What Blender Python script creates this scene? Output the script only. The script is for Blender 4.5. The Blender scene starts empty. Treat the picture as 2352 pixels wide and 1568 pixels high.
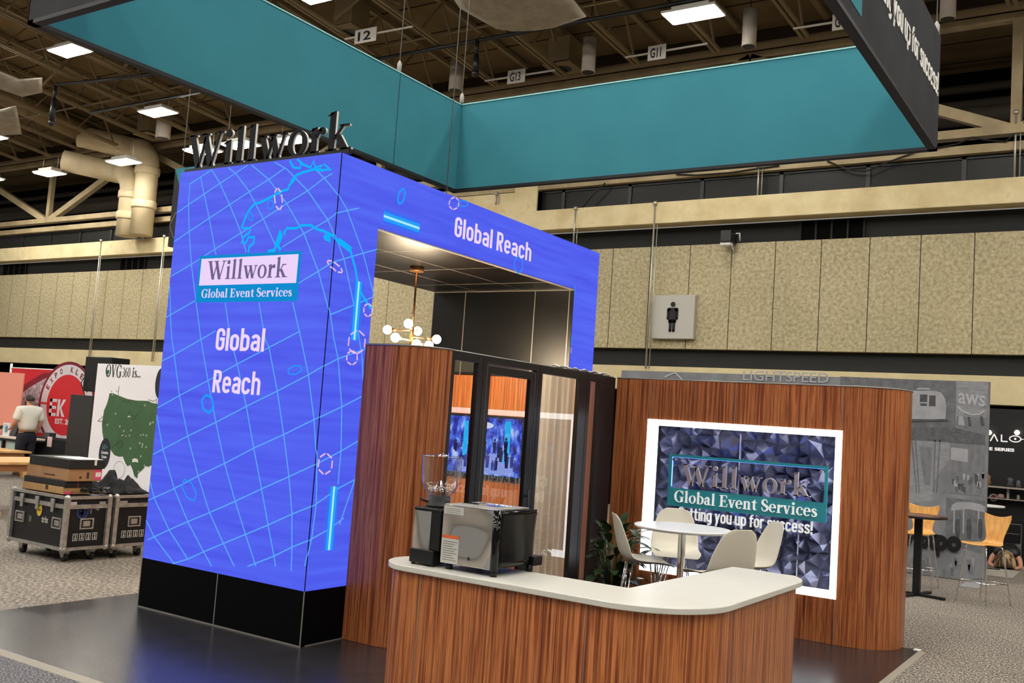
import bpy, math, random
import numpy as np
from mathutils import Vector, Matrix
random.seed(7)
SC = bpy.context.scene
COL = SC.collection
PI = math.pi

# ------------------------------------------------------------------ camera
W, H, F = 2352, 1568, 2250.75
YAW, PITCH, ROLL = -.579247, .0836901, .0695643
CAM = np.array([5.49945639, -5.70693784, 1.85633403])
fwd = np.array([math.sin(YAW)*math.cos(PITCH), math.cos(YAW)*math.cos(PITCH), math.sin(PITCH)])
r0 = np.array([math.cos(YAW), -math.sin(YAW), 0]); u0 = np.cross(r0, fwd)
rgt = r0*math.cos(ROLL) + u0*math.sin(ROLL); upv = -r0*math.sin(ROLL) + u0*math.cos(ROLL)
cd = bpy.data.cameras.new('camera'); cam = bpy.data.objects.new('camera', cd); COL.objects.link(cam)
cd.sensor_width = 36; cd.sensor_fit = 'HORIZONTAL'; cd.lens = F*36/W; cd.clip_end = 300; cd.clip_start = .05
m = Matrix.Identity(4)
for i in range(3):
    m[i][0] = rgt[i]; m[i][1] = upv[i]; m[i][2] = -fwd[i]; m[i][3] = CAM[i]
cam.matrix_world = m
SC.camera = cam
# ------------------------------------------------------------------ light and exposure
SC.view_settings.view_transform = 'Standard'; SC.view_settings.look = 'None'
SC.view_settings.exposure = 0.0; SC.view_settings.gamma = 1.0; SC.view_settings.use_curve_mapping = False
SC.cycles.use_denoising = True
SC.cycles.max_bounces = 7; SC.cycles.diffuse_bounces = 3; SC.cycles.glossy_bounces = 4
SC.cycles.transmission_bounces = 6; SC.cycles.transparent_max_bounces = 12
SC.cycles.sample_clamp_indirect = 6.0
SC.cycles.caustics_reflective = False; SC.cycles.caustics_refractive = False
wd = bpy.data.worlds.new('world'); SC.world = wd; wd.use_nodes = True
wd.node_tree.nodes['Background'].inputs[0].default_value = (1.0, .92, .80, 1)
wd.node_tree.nodes['Background'].inputs[1].default_value = .24
CEIL_LIGHT = 80.0          # radiance of a high-bay fixture's diffuser
NICHE_LIGHT = 3.4

def ray(x, y): return fwd + rgt*((x-W/2)/F) - upv*((y-H/2)/F)
def _pl(x, y, n, c):
    d = ray(x, y); t = (c-CAM[n])/d[n]; return Vector(CAM+d*t)
def PX(x, y, c): return _pl(x, y, 0, c)
def PY(x, y, c): return _pl(x, y, 1, c)
def PZ(x, y, c=0.0): return _pl(x, y, 2, c)
SLOPE = .1185                                  # the roof falls 6.8 degrees towards the back wall
def ROOF(x, y, z0):                            # z = z0 + SLOPE*(15.5-Y)
    d = ray(x, y); t = (z0+SLOPE*(15.5-CAM[1])-CAM[2])/(d[2]+SLOPE*d[1]); return Vector(CAM+d*t)

# ------------------------------------------------------------------ materials
def lin(c):
    return tuple(((v/255)/12.92 if v/255 <= .04045 else ((v/255+.055)/1.055)**2.4) for v in c)
def S(*c): return lin(c)+(1,)
class NT:
    def __init__(s, mat): s.t = mat.node_tree; s.n = s.t.nodes; s.l = s.t.links; s.b = s.n['Principled BSDF']
    def add(s, ty, **k):
        n = s.n.new(ty)
        for a, v in k.items(): setattr(n, a, v)
        return n
    def link(s, a, b): s.l.new(a, b)
MATS = {}
def mat(name, col, rough=.6, metal=0.0, spec=.5, emit=None, es=1.0, trans=0.0, alpha=1.0, coat=0.0, ior=1.45):
    if name in MATS: return MATS[name]
    M = bpy.data.materials.new(name); M.use_nodes = True; b = M.node_tree.nodes['Principled BSDF']
    b.inputs['Base Color'].default_value = col; b.inputs['Roughness'].default_value = rough
    b.inputs['Metallic'].default_value = metal; b.inputs['Specular IOR Level'].default_value = spec
    b.inputs['Transmission Weight'].default_value = trans; b.inputs['Alpha'].default_value = alpha
    b.inputs['Coat Weight'].default_value = coat; b.inputs['IOR'].default_value = ior
    if emit: b.inputs['Emission Color'].default_value = emit; b.inputs['Emission Strength'].default_value = es
    MATS[name] = M; return M
def ramp(nt, fac, stops):
    r = nt.add('ShaderNodeValToRGB'); e = r.color_ramp.elements
    e[0].position, e[0].color = stops[0]; e[1].position, e[1].color = stops[-1]
    for p, c in stops[1:-1]:
        x = e.new(p); x.color = c
    nt.link(fac, r.inputs[0]); return r.outputs[0]
def noise_mat(name, stops, scale, detail=4, rough=.8, coord='Object', stretch=(1, 1, 1), bump=0.0, metal=0, spec=.4, nrough=.6):
    M = mat(name, stops[0][1], rough, metal, spec); nt = NT(M)
    tc = nt.add('ShaderNodeTexCoord'); mp = nt.add('ShaderNodeMapping'); mp.inputs['Scale'].default_value = stretch
    nz = nt.add('ShaderNodeTexNoise'); nz.inputs['Scale'].default_value = scale; nz.inputs['Detail'].default_value = detail
    nz.inputs['Roughness'].default_value = nrough
    nt.link(tc.outputs[coord], mp.inputs[0]); nt.link(mp.outputs[0], nz.inputs[0])
    nt.link(ramp(nt, nz.outputs[0], stops), nt.b.inputs['Base Color'])
    if bump:
        bp = nt.add('ShaderNodeBump'); bp.inputs['Strength'].default_value = bump; bp.inputs['Distance'].default_value = .02
        nt.link(nz.outputs[0], bp.inputs['Height']); nt.link(bp.outputs[0], nt.b.inputs['Normal'])
    return M
def math_node(nt, op, a, b=None):
    n = nt.add('ShaderNodeMath', operation=op)
    for i, v in enumerate((a, b)):
        if v is None: continue
        if isinstance(v, (int, float)): n.inputs[i].default_value = v
        else: nt.link(v, n.inputs[i])
    return n.outputs[0]
def mixc(nt, fac, a, b):
    n = nt.add('ShaderNodeMix', data_type='RGBA')
    for s, v in ((n.inputs[0], fac), (n.inputs[6], a), (n.inputs[7], b)):
        if isinstance(v, (int, float, tuple)): s.default_value = v
        else: nt.link(v, s)
    return n.outputs[2]
def wood_mat(name, dark, mid, light, rough=.32, su=30.0, sv=.5, seam=0.0):
    """vertical zebra grain over the UV map (u along the wall in metres, v up)"""
    M = mat(name, mid, rough, 0, .5); nt = NT(M)
    uv = nt.add('ShaderNodeUVMap'); mp = nt.add('ShaderNodeMapping'); mp.inputs['Scale'].default_value = (su, sv, 1)
    nt.link(uv.outputs[0], mp.inputs[0])
    wob = nt.add('ShaderNodeTexNoise'); wob.inputs['Scale'].default_value = .35; wob.inputs['Detail'].default_value = 2
    nt.link(mp.outputs[0], wob.inputs[0])
    mx = nt.add('ShaderNodeVectorMath', operation='MULTIPLY_ADD'); mx.inputs[1].default_value = (1.6, 0, 0)
    nt.link(wob.outputs[1], mx.inputs[0]); nt.link(mp.outputs[0], mx.inputs[2])
    a = nt.add('ShaderNodeTexNoise'); a.inputs['Scale'].default_value = 1.1; a.inputs['Detail'].default_value = 5; a.inputs['Roughness'].default_value = .68
    nt.link(mx.outputs[0], a.inputs[0])
    c1 = ramp(nt, a.outputs[0], [(.30, dark), (.44, mid), (.53, light), (.60, mid), (.72, dark)])
    mp2 = nt.add('ShaderNodeMapping'); mp2.inputs['Scale'].default_value = (su*5, sv*1.4, 1); nt.link(uv.outputs[0], mp2.inputs[0])
    f = nt.add('ShaderNodeTexNoise'); f.inputs['Scale'].default_value = 1.0; f.inputs['Detail'].default_value = 3; nt.link(mp2.outputs[0], f.inputs[0])
    k = ramp(nt, f.outputs[0], [(.35, (.45, .42, .40, 1)), (.6, (1, 1, 1, 1))])
    n = nt.add('ShaderNodeMix', data_type='RGBA', blend_type='MULTIPLY'); n.inputs[0].default_value = .8
    nt.link(c1, n.inputs[6]); nt.link(k, n.inputs[7])
    nt.link(n.outputs[2], nt.b.inputs['Base Color'])
    return M
def emis(name, c, s=1.0): return mat(name, (0, 0, 0, 1), 1.0, 0, 0, c, s)

# ------------------------------------------------------------------ mesh builder
class MB:
    def __init__(s): s.v = []; s.f = []; s.mi = []; s.uv = {}; s.sm = []
    def add(s, vs, fs, m=0, smooth=False, uvs=None):
        o = len(s.v); s.v += [tuple(v) for v in vs]
        for i, f in enumerate(fs):
            s.f.append([o+k for k in f]); s.mi.append(m); s.sm.append(smooth)
            if uvs: s.uv[len(s.f)-1] = [uvs[k] for k in f]
        return s
    def box(s, x0, y0, z0, x1, y1, z1, m=0):
        return s.add([(x0,y0,z0),(x1,y0,z0),(x1,y1,z0),(x0,y1,z0),(x0,y0,z1),(x1,y0,z1),(x1,y1,z1),(x0,y1,z1)],
              [(3,2,1,0),(4,5,6,7),(0,1,5,4),(1,2,6,5),(2,3,7,6),(3,0,4,7)], m)
    def obox(s, c, hx, hy, hz, M=None, m=0):
        o = []
        for p in ((-1,-1,-1),(1,-1,-1),(1,1,-1),(-1,1,-1),(-1,-1,1),(1,-1,1),(1,1,1),(-1,1,1)):
            q = Vector((p[0]*hx, p[1]*hy, p[2]*hz)); q = (M @ q) if M else q; o.append(q+Vector(c))
        return s.add(o, [(3,2,1,0),(4,5,6,7),(0,1,5,4),(1,2,6,5),(2,3,7,6),(3,0,4,7)], m)
    def beam(s, a, b, w, h, m=0, up=(0,0,1)):
        a = Vector(a); b = Vector(b); d = b-a; L = d.length; d.normalize(); up = Vector(up)
        x = d.cross(up)
        if x.length < 1e-4: x = d.cross(Vector((0, 1, 0)))
        x.normalize(); y = x.cross(d)
        o = []
        for p in (a, b):
            for sx, sy in ((-1,-1),(1,-1),(1,1),(-1,1)): o.append(p+x*sx*w/2+y*sy*h/2)
        return s.add(o, [(3,2,1,0),(4,5,6,7),(0,1,5,4),(1,2,6,5),(2,3,7,6),(3,0,4,7)], m)
    def poly(s, pts, m=0): return s.add(pts, [tuple(range(len(pts)))], m)
    def prism(s, p2, T, w0, w1, m=0, ms=None):
        n = len(p2); ar = sum(p2[i][0]*p2[(i+1)%n][1]-p2[(i+1)%n][0]*p2[i][1] for i in range(n))
        if ar < 0: p2 = p2[::-1]
        vs = [T(u, v, w0) for u, v in p2]+[T(u, v, w1) for u, v in p2]
        s.add(vs, [tuple(range(n))[::-1], tuple(range(n, 2*n))], m)
        o = len(s.v)-2*n
        for i in range(n):
            j = (i+1) % n; s.f.append([o+i, o+j, o+n+j, o+n+i]); s.mi.append(m if ms is None else ms); s.sm.append(False)
        return s
    def tube(s, pts, r, n=8, m=0, closed=False):
        P = [Vector(p) for p in pts]; k = len(P); R_ = r if isinstance(r, (list, tuple)) else [r]*k
        vs = []; x = None
        for i, p in enumerate(P):
            a = P[i-1] if (i > 0 or closed) else p; b = P[(i+1) % k] if (i < k-1 or closed) else p
            d = (b-a).normalized()
            if x is None:
                x = d.cross(Vector((0, 0, 1)))
                if x.length < 1e-3: x = d.cross(Vector((1, 0, 0)))
            else: x = x-d*x.dot(d)
            x.normalize(); y = d.cross(x)
            for j in range(n):
                a_ = 2*PI*j/n; vs.append(p+(x*math.cos(a_)+y*math.sin(a_))*R_[i])
        fs = []
        for i in range(k if closed else k-1):
            for j in range(n):
                q = (i+1) % k; fs.append((i*n+j, i*n+(j+1) % n, q*n+(j+1) % n, q*n+j))
        s.add(vs, fs, m, True)
        if not closed:
            o = len(s.v)-len(vs)
            for idx in (list(range(n))[::-1], [(k-1)*n+j for j in range(n)]):
                s.f.append([o+q for q in idx]); s.mi.append(m); s.sm.append(False)
        return s
    def lathe(s, prof, c=(0,0,0), n=24, m=0, M=None, smooth=True):
        c = Vector(c); vs = []; fs = []
        for r, z in prof:
            for j in range(n):
                a = 2*PI*j/n; q = Vector((r*math.cos(a), r*math.sin(a), z)); q = (M @ q) if M else q; vs.append(q+c)
        for i in range(len(prof)-1):
            for j in range(n): fs.append((i*n+j, i*n+(j+1) % n, (i+1)*n+(j+1) % n, (i+1)*n+j))
        fs2 = []
        if prof[0][0] > 1e-5: fs2.append(tuple(range(n))[::-1])
        if prof[-1][0] > 1e-5: fs2.append(tuple((len(prof)-1)*n+j for j in range(n)))
        s.add(vs, fs, m, smooth); o = len(s.v)-len(vs)
        for f in fs2: s.f.append([o+q for q in f]); s.mi.append(m); s.sm.append(False)
        return s
    def ball(s, c, r, n=16, m=0, sc=(1,1,1)):
        prof = [(max(1e-6, r*math.sin(PI*i/(n//2))), -r*math.cos(PI*i/(n//2))) for i in range(n//2+1)]
        return s.lathe(prof, c, n, m, Matrix.Diagonal(sc))
    def grid(s, fn, nu, nv, m=0, smooth=True, uvf=None):
        vs = [fn(i/nu, j/nv) for j in range(nv+1) for i in range(nu+1)]
        uvs = [uvf(i/nu, j/nv) for j in range(nv+1) for i in range(nu+1)] if uvf else None
        fs = [(j*(nu+1)+i, j*(nu+1)+i+1, (j+1)*(nu+1)+i+1, (j+1)*(nu+1)+i) for j in range(nv) for i in range(nu)]
        return s.add(vs, fs, m, smooth, uvs)
    def wall(s, path, z0, z1, m=0, closed=False, smooth=False, u_start=0):
        """vertical sheet over a plan path with a metre UV"""
        k = len(path); L = [u_start]; n = k if not closed else k+1
        for i in range(1, n): L.append(L[-1]+math.dist(path[i-1], path[i % k]))
        vs = []; uv = []
        for i in range(n):
            p = path[i % k]
            vs += [(p[0], p[1], z0), (p[0], p[1], z1)]; uv += [(L[i], z0), (L[i], z1)]
        fs = [(2*i, 2*i+2, 2*i+3, 2*i+1) for i in range(n-1)]
        return s.add(vs, fs, m, smooth, uv)
    def build(s, name, mats, parent=None, local=False, loc=None, bevel=0, solid=0, sub=0):
        me = bpy.data.meshes.new(name); o = bpy.data.objects.new(name, me)
        off = Vector((0, 0, 0))
        if loc is not None: off = Vector(loc); o.location = off
        elif parent is not None and not local:
            q = parent
            while q is not None: off = off+q.location; q = q.parent
        me.from_pydata([(v[0]-off[0], v[1]-off[1], v[2]-off[2]) for v in s.v], [], s.f)
        if not isinstance(mats, (list, tuple)): mats = [mats]
        for x in mats: me.materials.append(x)
        me.polygons.foreach_set('material_index', s.mi); me.polygons.foreach_set('use_smooth', s.sm)
        if s.uv:
            ul = me.uv_layers.new(name='UVMap')
            for p in me.polygons:
                if p.index in s.uv:
                    for li, c in zip(p.loop_indices, s.uv[p.index]): ul.data[li].uv = c
        me.update(); COL.objects.link(o)
        if parent is not None: o.parent = parent
        if solid:
            md = o.modifiers.new('thick', 'SOLIDIFY'); md.thickness = solid; md.offset = 0
        if sub:
            md = o.modifiers.new('sub', 'SUBSURF'); md.levels = sub; md.render_levels = sub
        if bevel:
            md = o.modifiers.new('bevel', 'BEVEL'); md.width = bevel; md.segments = 2; md.limit_method = 'ANGLE'; md.angle_limit = .7
        return o
def tag(o, label=None, cat=None, group=None, kind=None):
    if label: o['label'] = label
    if cat: o['category'] = cat
    if group: o['group'] = group
    if kind: o['kind'] = kind
    return o
def thing(name, label, cat, loc=(0,0,0), rz=0, group=None):
    o = bpy.data.objects.new(name, None); o.empty_display_size = .1; COL.objects.link(o)
    o.location = loc; o.rotation_euler = (0, 0, rz); return tag(o, label, cat, group)
def copy_tree(o, parent=None):
    c = o.copy(); COL.objects.link(c)
    if parent is not None: c.parent = parent
    for ch in list(o.children): copy_tree(ch, c)
    return c
def struct(o): o['kind'] = 'structure'; return o
def circ(cx, cy, rx, ry=None, n=24, a0=0, a1=2*PI):
    ry = rx if ry is None else ry
    return [(cx+rx*math.cos(a0+(a1-a0)*i/n), cy+ry*math.sin(a0+(a1-a0)*i/n)) for i in range(n if abs(a1-a0) > 6.28 else n+1)]
def frame(o, eu, ev, en):
    o, eu, ev, en = (Vector(q) for q in (o, eu, ev, en)); return lambda u, v, w: o+eu*u+ev*v+en*w
def facing_front(y): return frame((0, y, 0), (1, 0, 0), (0, 0, 1), (0, -1, 0))     # u = X, v = Z, out = -Y
def facing_right(x): return frame((x, 0, 0), (0, 1, 0), (0, 0, 1), (1, 0, 0))      # u = Y, v = Z, out = +X

# ------------------------------------------------------------------ lettering
def rc(x0, y0, x1, y1): return [(x0,y0),(x1,y0),(x1,y1),(x0,y1)]
def dg(x0, y0, x1, y1, w): return [(x0-w/2,y0),(x0+w/2,y0),(x1+w/2,y1),(x1-w/2,y1)]
def arc(cx, cy, rx, ry, wx, wy, a0=0, a1=360, n=20):
    o = []
    for i in range(n):
        q = []
        for k in (i, i+1):
            a = math.radians(a0+(a1-a0)*k/n); q.append(((cx+rx*math.cos(a), cy+ry*math.sin(a)), (cx+(rx-wx)*math.cos(a), cy+(ry-wy)*math.sin(a))))
        o.append([q[0][0], q[1][0], q[1][1], q[0][1]])
    return o
def brush(pts, ws):
    P = [Vector((p[0], p[1])) for p in pts]; k = len(P); L = []; R_ = []
    for i in range(k):
        d = (P[min(i+1, k-1)]-P[max(i-1, 0)]).normalized(); nn = Vector((-d.y, d.x))*ws[i]/2
        L.append(P[i]+nn); R_.append(P[i]-nn)
    return [[tuple(L[i]), tuple(L[i+1]), tuple(R_[i+1]), tuple(R_[i])] for i in range(k-1)]
def spl(pts, ws, n=5):
    o = []; w = []
    k = len(pts)
    for i in range(k-1):
        p0 = pts[max(i-1, 0)]; p1 = pts[i]; p2 = pts[i+1]; p3 = pts[min(i+2, k-1)]
        for j in range(n):
            t = j/n
            o.append(tuple(.5*((2*p1[c])+(-p0[c]+p2[c])*t+(2*p0[c]-5*p1[c]+4*p2[c]-p3[c])*t*t+(-p0[c]+3*p1[c]-3*p2[c]+p3[c])*t**3) for c in (0, 1)))
            w.append(ws[i]+(ws[i+1]-ws[i])*t)
    o.append(pts[-1]); w.append(ws[-1]); return brush(o, w)
XH, AS, SH = .68, 1.04, .05
def ssh(c, x, up):      # slab-free stem with serifs
    return [rc(x, 0, x+.17, up), rc(x-.09, 0, x+.26, SH), [(x-.1, up-.08), (x+.02, up-.09), (x+.17, up), (x+.17, up+.03)]]
def SERIF(ch):
    if ch == 'W': return [dg(.5,0,.17,1,.2), dg(.5,0,.73,.9,.07), dg(1.0,0,.67,1,.2), dg(1.0,0,1.29,1,.07), rc(0,1-SH,.36,1), rc(.5,1-SH,.86,1), rc(1.13,1-SH,1.43,1)], 1.42
    if ch == 'w': return [dg(.36,0,.12,XH,.17), dg(.36,0,.52,XH*.9,.06), dg(.72,0,.5,XH,.17), dg(.72,0,.93,XH,.06), rc(0,XH-SH,.28,XH), rc(.36,XH-SH,.64,XH), rc(.8,XH-SH,1.03,XH)], 1.03
    if ch == 'v': return [dg(.34,0,.12,XH,.17), dg(.34,0,.54,XH,.06), rc(0,XH-SH,.28,XH), rc(.42,XH-SH,.66,XH)], .66
    if ch == 'V': return [dg(.46,0,.16,1,.19), dg(.46,0,.74,1,.07), rc(0,1-SH,.36,1), rc(.58,1-SH,.9,1)], .9
    if ch == 'i': return ssh(ch, .11, XH)+[circ(.19, .9, .115, .115, 16)], .42
    if ch == 'l': return ssh(ch, .11, AS), .42
    if ch == 'o': return arc(.34, XH/2, .33, XH/2+.02, .16, .055), .69
    if ch == 'O': return arc(.5, .5, .48, .52, .18, .05), 1.0
    if ch == 'r': return ssh(ch, .11, XH)+spl([(.27,.42),(.34,.58),(.44,.62)], [.05,.09,.1])+[circ(.46, .58, .1, .1, 14)], .56
    if ch == 'k': return ssh(ch, .11, AS)+[dg(.26,.3,.56,XH,.07), dg(.66,0,.38,.42,.19), rc(.44,XH-SH,.74,XH), rc(.5,0,.84,SH)], .82
    if ch == 'G': return arc(.5, .5, .48, .53, .19, .055, 42, 330)+[rc(.66,.02,.84,.44), rc(.55,.42,.94,.47), [(.8,.68),(.86,.68),(.86,1.0),(.82,1.0)]], .98
    if ch == 'b': return [rc(.1,0,.27,AS), [(.01,AS-.08),(.1,AS-.09),(.27,AS),(.27,AS+.03)]]+arc(.36, XH/2, .35, XH/2+.02, .16, .055, -110, 112), .74
    if ch == 'a': return [rc(.34,.06,.5,.48)]+arc(.29, .45, .21, .25, .16, .055, 0, 150)+[circ(.12,.52,.075,.075,12)]+arc(.26, .19, .24, .21, .15, .05, 60, 320)+spl([(.46,.1),(.52,.03),(.62,.07)], [.1,.09,.03]), .63
    if ch == 'E': return [rc(.12,0,.31,1), rc(0,0,.72,SH), rc(0,1-SH,.68,1), rc(.3,.47,.55,.53), rc(.52,.36,.56,.64), [(.66,0),(.72,0),(.78,.26),(.73,.26)], [(.62,1),(.68,1),(.71,.77),(.66,.77)]], .82
    if ch == 'e': return arc(.31, XH/2, .31, XH/2+.02, .16, .055, 12, 318)+[rc(.1,.35,.6,.4), [(.47,.36),(.62,.36),(.6,.5),(.46,.5)]], .63
    if ch == 'n': return ssh(ch, .11, XH)+[rc(.48,0,.65,.46), rc(.4,0,.74,SH)]+arc(.45, .46, .2, .24, .17, .09, 0, 130), .78
    if ch == 't': return [rc(.14,.1,.31,.66), rc(.02,XH-.055,.46,XH), [(.02,XH-.03),(.31,.9),(.31,XH-.03)]]+spl([(.23,.14),(.3,.05),(.47,.08)], [.17,.12,.04]), .49
    if ch == 'c': return arc(.33, XH/2, .32, XH/2+.02, .16, .055, 55, 318)+[circ(.49,.51,.08,.08,12)], .6
    if ch == 's': return spl([(.43,.5),(.35,.63),(.2,.64),(.11,.52),(.24,.38),(.4,.26),(.42,.12),(.28,.02),(.12,.05),(.07,.2)], [.05,.06,.08,.14,.17,.17,.14,.08,.06,.05]), .52
    if ch == 'S': return spl([(.56,.74),(.48,.93),(.32,.98),(.16,.88),(.14,.68),(.32,.53),(.54,.4),(.58,.2),(.44,.05),(.26,.03),(.12,.14),(.08,.32)], [.05,.06,.08,.15,.18,.2,.2,.17,.09,.07,.06,.05]), .7
    if ch == '3': return arc(.27,.74,.24,.26,.12,.05,-80,150)+arc(.26,.28,.29,.3,.14,.05,-150,85), .6
    if ch == '6': return arc(.31,.31,.29,.32,.13,.05)+spl([(.08,.34),(.12,.65),(.3,.88),(.52,.98)], [.12,.13,.1,.03]), .64
    if ch == '0': return arc(.31,.5,.29,.52,.13,.05), .64
    if ch == '.': return [circ(.1,.08,.09,.09,10)], .24
    return [], .3
def serif_polys(txt, track=.03):
    x = 0; out = []
    for ch in txt:
        ps, adv = SERIF(ch); out.append([[(p[0]+x, p[1]) for p in q] for q in ps]); x += adv+track
    return out, x-track
_sans = {}
def sans_mesh(txt, bold=.02, track=1.0):
    k = (txt, bold, track)
    if k in _sans: return _sans[k]
    cu = bpy.data.curves.new('t', 'FONT'); cu.body = txt; cu.offset = bold; cu.space_character = track; cu.resolution_u = 4; cu.fill_mode = 'FRONT'
    o = bpy.data.objects.new('t', cu); COL.objects.link(o)
    dg_ = bpy.context.evaluated_depsgraph_get(); me = bpy.data.meshes.new_from_object(o.evaluated_get(dg_))
    V = [(v.co.x, v.co.y) for v in me.vertices]; Fs = [tuple(p.vertices) for p in me.polygons]
    bpy.data.objects.remove(o); bpy.data.curves.remove(cu); bpy.data.meshes.remove(me)
    ec = {}
    for f in Fs:
        for a, b in zip(f, f[1:]+f[:1]): ec[(min(a, b), max(a, b))] = ec.get((min(a, b), max(a, b)), 0)+1
    ed = []
    for f in Fs:
        for a, b in zip(f, f[1:]+f[:1]):
            if ec[(min(a, b), max(a, b))] == 1: ed.append((a, b))
    _sans[k] = (V, Fs, ed); return _sans[k]
def sans(mb, txt, T, u0, v0, width, height=None, th=.004, m=0, bold=.02, w0=.001, shear=None, track=1.0, vbox=None):
    """sans lettering fitted into width (and cap height) at u0,v0 of the frame T"""
    V, Fs, ed = sans_mesh(txt, bold, track)
    x0 = min(v[0] for v in V); x1 = max(v[0] for v in V); cap = .72
    sx = width/(x1-x0); sy = sx if height is None else height/cap
    q = [T(u0+(v[0]-x0)*sx, v0+v[1]*sy+((v[0]-x0)*sx*shear if shear else 0), w0+th) for v in V]
    n = len(V); b = [T(u0+(v[0]-x0)*sx, v0+v[1]*sy+((v[0]-x0)*sx*shear if shear else 0), w0) for v in V]
    mb.add(q+b, list(Fs)+[(a, n+a, n+c, c) for a, c in ed], m)
    return mb
def serif(mb, txt, T, u0, v0, width, cap, th=.004, m=0, ms=None, w0=.001, shear=None):
    gl, tot = serif_polys(txt); sx = width/tot
    for g in gl:
        for p in g: mb.prism([(u0+x*sx, v0+y*cap+(x*sx*shear if shear else 0)) for x, y in p], T, w0, w0+th, m, ms)
    return mb
DW, DH = .145, .46
def DIN(ch):
    w = DW; c = DH/2; h = (DH-w)/2; X_ = .74; k = w/2
    def top(y, a0=0, a1=180, n=8): return [(c+h*math.cos(math.radians(a0+(a1-a0)*i/n)), y-k-h+h*math.sin(math.radians(a0+(a1-a0)*i/n))) for i in range(n+1)]
    def bot(y, a0=180, a1=360, n=8): return [(c+h*math.cos(math.radians(a0+(a1-a0)*i/n)), y+k+h+h*math.sin(math.radians(a0+(a1-a0)*i/n))) for i in range(n+1)]
    def B(*p): return brush([q for a in p for q in a], [w]*sum(len(a) for a in p))
    def ring(y0, y1): q = top(y1)+bot(y0); return brush(q+[q[0], q[1]], [w]*(len(q)+2))
    def V(x, y0, y1): return [rc(x-k, y0, x+k, y1)]
    L_, R_ = k, DH-k
    if ch == 'o': return ring(0, X_), DH
    if ch == 'G': return B([(R_, .66)], top(1), bot(0), [(R_, .52), (c, .52)])+[rc(c-.02, .44, DH, .44+w)], DH
    if ch == 'l': return V(k, 0, 1), w
    if ch == 'b': return V(L_, 0, 1)+ring(0, X_), DH
    if ch == 'd': return V(R_, 0, 1)+ring(0, X_), DH
    if ch == 'p': return V(L_, -.24, X_)+ring(0, X_), DH
    if ch == 'g': return V(R_, 0, X_)+ring(0, X_)+B([(R_, .2)], [(R_, -.02)], list(reversed(bot(-.25, 230, 360)))), DH
    if ch == 'a': return V(R_, 0, .6)+B(list(top(X_, 0, 160)))+[rc(c-.06, .33, R_, .33+w*.9)]+B([(c, .385)], [(L_+.03, .36), (L_, .25), (L_+.02, .12), (c-.02, k), (R_-.02, .13)]), DH
    if ch == 'R': return V(L_, 0, 1)+[rc(L_, 1-w, c+.04, 1), rc(L_, .42, c+.04, .42+w)]+brush([(c+.02, 1-k), (R_-.03, .93-.02), (R_, .8), (R_, .62), (R_-.03, .52), (c+.02, .42+k)], [w]*6)+[dg(R_-.0, 0, c, .46, w*1.1)], DH+.02
    if ch == 'e': return B([(R_, .33)], top(X_), bot(0, 180, 335))+[rc(L_, .32, DH, .32+w*.85)], DH
    if ch == 'c': return B(top(X_, 0, 180), bot(0, 180, 360)), DH
    if ch == 'h': return V(L_, 0, 1)+B(list(reversed(top(X_, 0, 150)))[:], [(R_, 0)]), DH
    if ch == 'n': return V(L_, 0, X_)+B(list(reversed(top(X_, 0, 150))), [(R_, 0)]), DH
    if ch == 'u': return V(R_, 0, X_)+B([(L_, X_)], bot(0, 180, 330)), DH
    if ch == 't': return [rc(0, X_-.12, .33, X_)]+brush([(.14, .95), (.14, .2), (.17, .1), (.24, k), (.33, k)], [w]*5), .34
    if ch == 'f': return [rc(0, X_-.12, .34, X_)]+brush([(.14, 0), (.14, .8), (.17, .89), (.24, 1-k), (.34, 1-k)], [w]*5), .33
    if ch == 'i': return V(k, 0, X_)+[rc(0, .85, w, 1)], w
    if ch == 'r': return V(L_, 0, X_)+brush([(L_, .5), (L_+.06, .63), (.2, X_-k), (.32, X_-k)], [w]*4), .32
    if ch == 's': return brush([(R_+.01, .53), (R_-.03, .62), (c, X_-k), (L_+.03, .63), (L_, .54), (L_+.04, .44), (c, .37), (R_-.04, .3), (R_, .2), (R_-.03, .11), (c, k), (L_+.03, .11), (L_, .21)], [w]*13), DH-.02
    if ch == 'y': return [dg(c+.005, 0, k*.95, X_, w), dg(c-.11, -.25, DH-k*.95, X_, w)], DH
    if ch == '!': return [rc(0, .27, w, 1), rc(0, 0, w, .16)], w
    return [], .15
def din(mb, txt, T, u0, v0, width, cap, th=.004, m=0, w0=.001, track=.075):
    x = 0; G_ = []
    for ch in txt:
        ps, adv = DIN(ch); G_ += [[(p[0]+x, p[1]) for p in q] for q in ps]; x += adv+track
    sx = width/(x-track)
    for p in G_: mb.prism([(u0+a*sx, v0+b_*cap) for a, b_ in p], T, w0, w0+th, m)
    return mb
def strip2(mb, pts, T, w, h=.0015, m=0, w0=.001):
    """flat line of width w on the surface T"""
    for q in brush(pts, [w]*len(pts)): mb.prism(q, T, w0, w0+h, m)
    return mb

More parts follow.
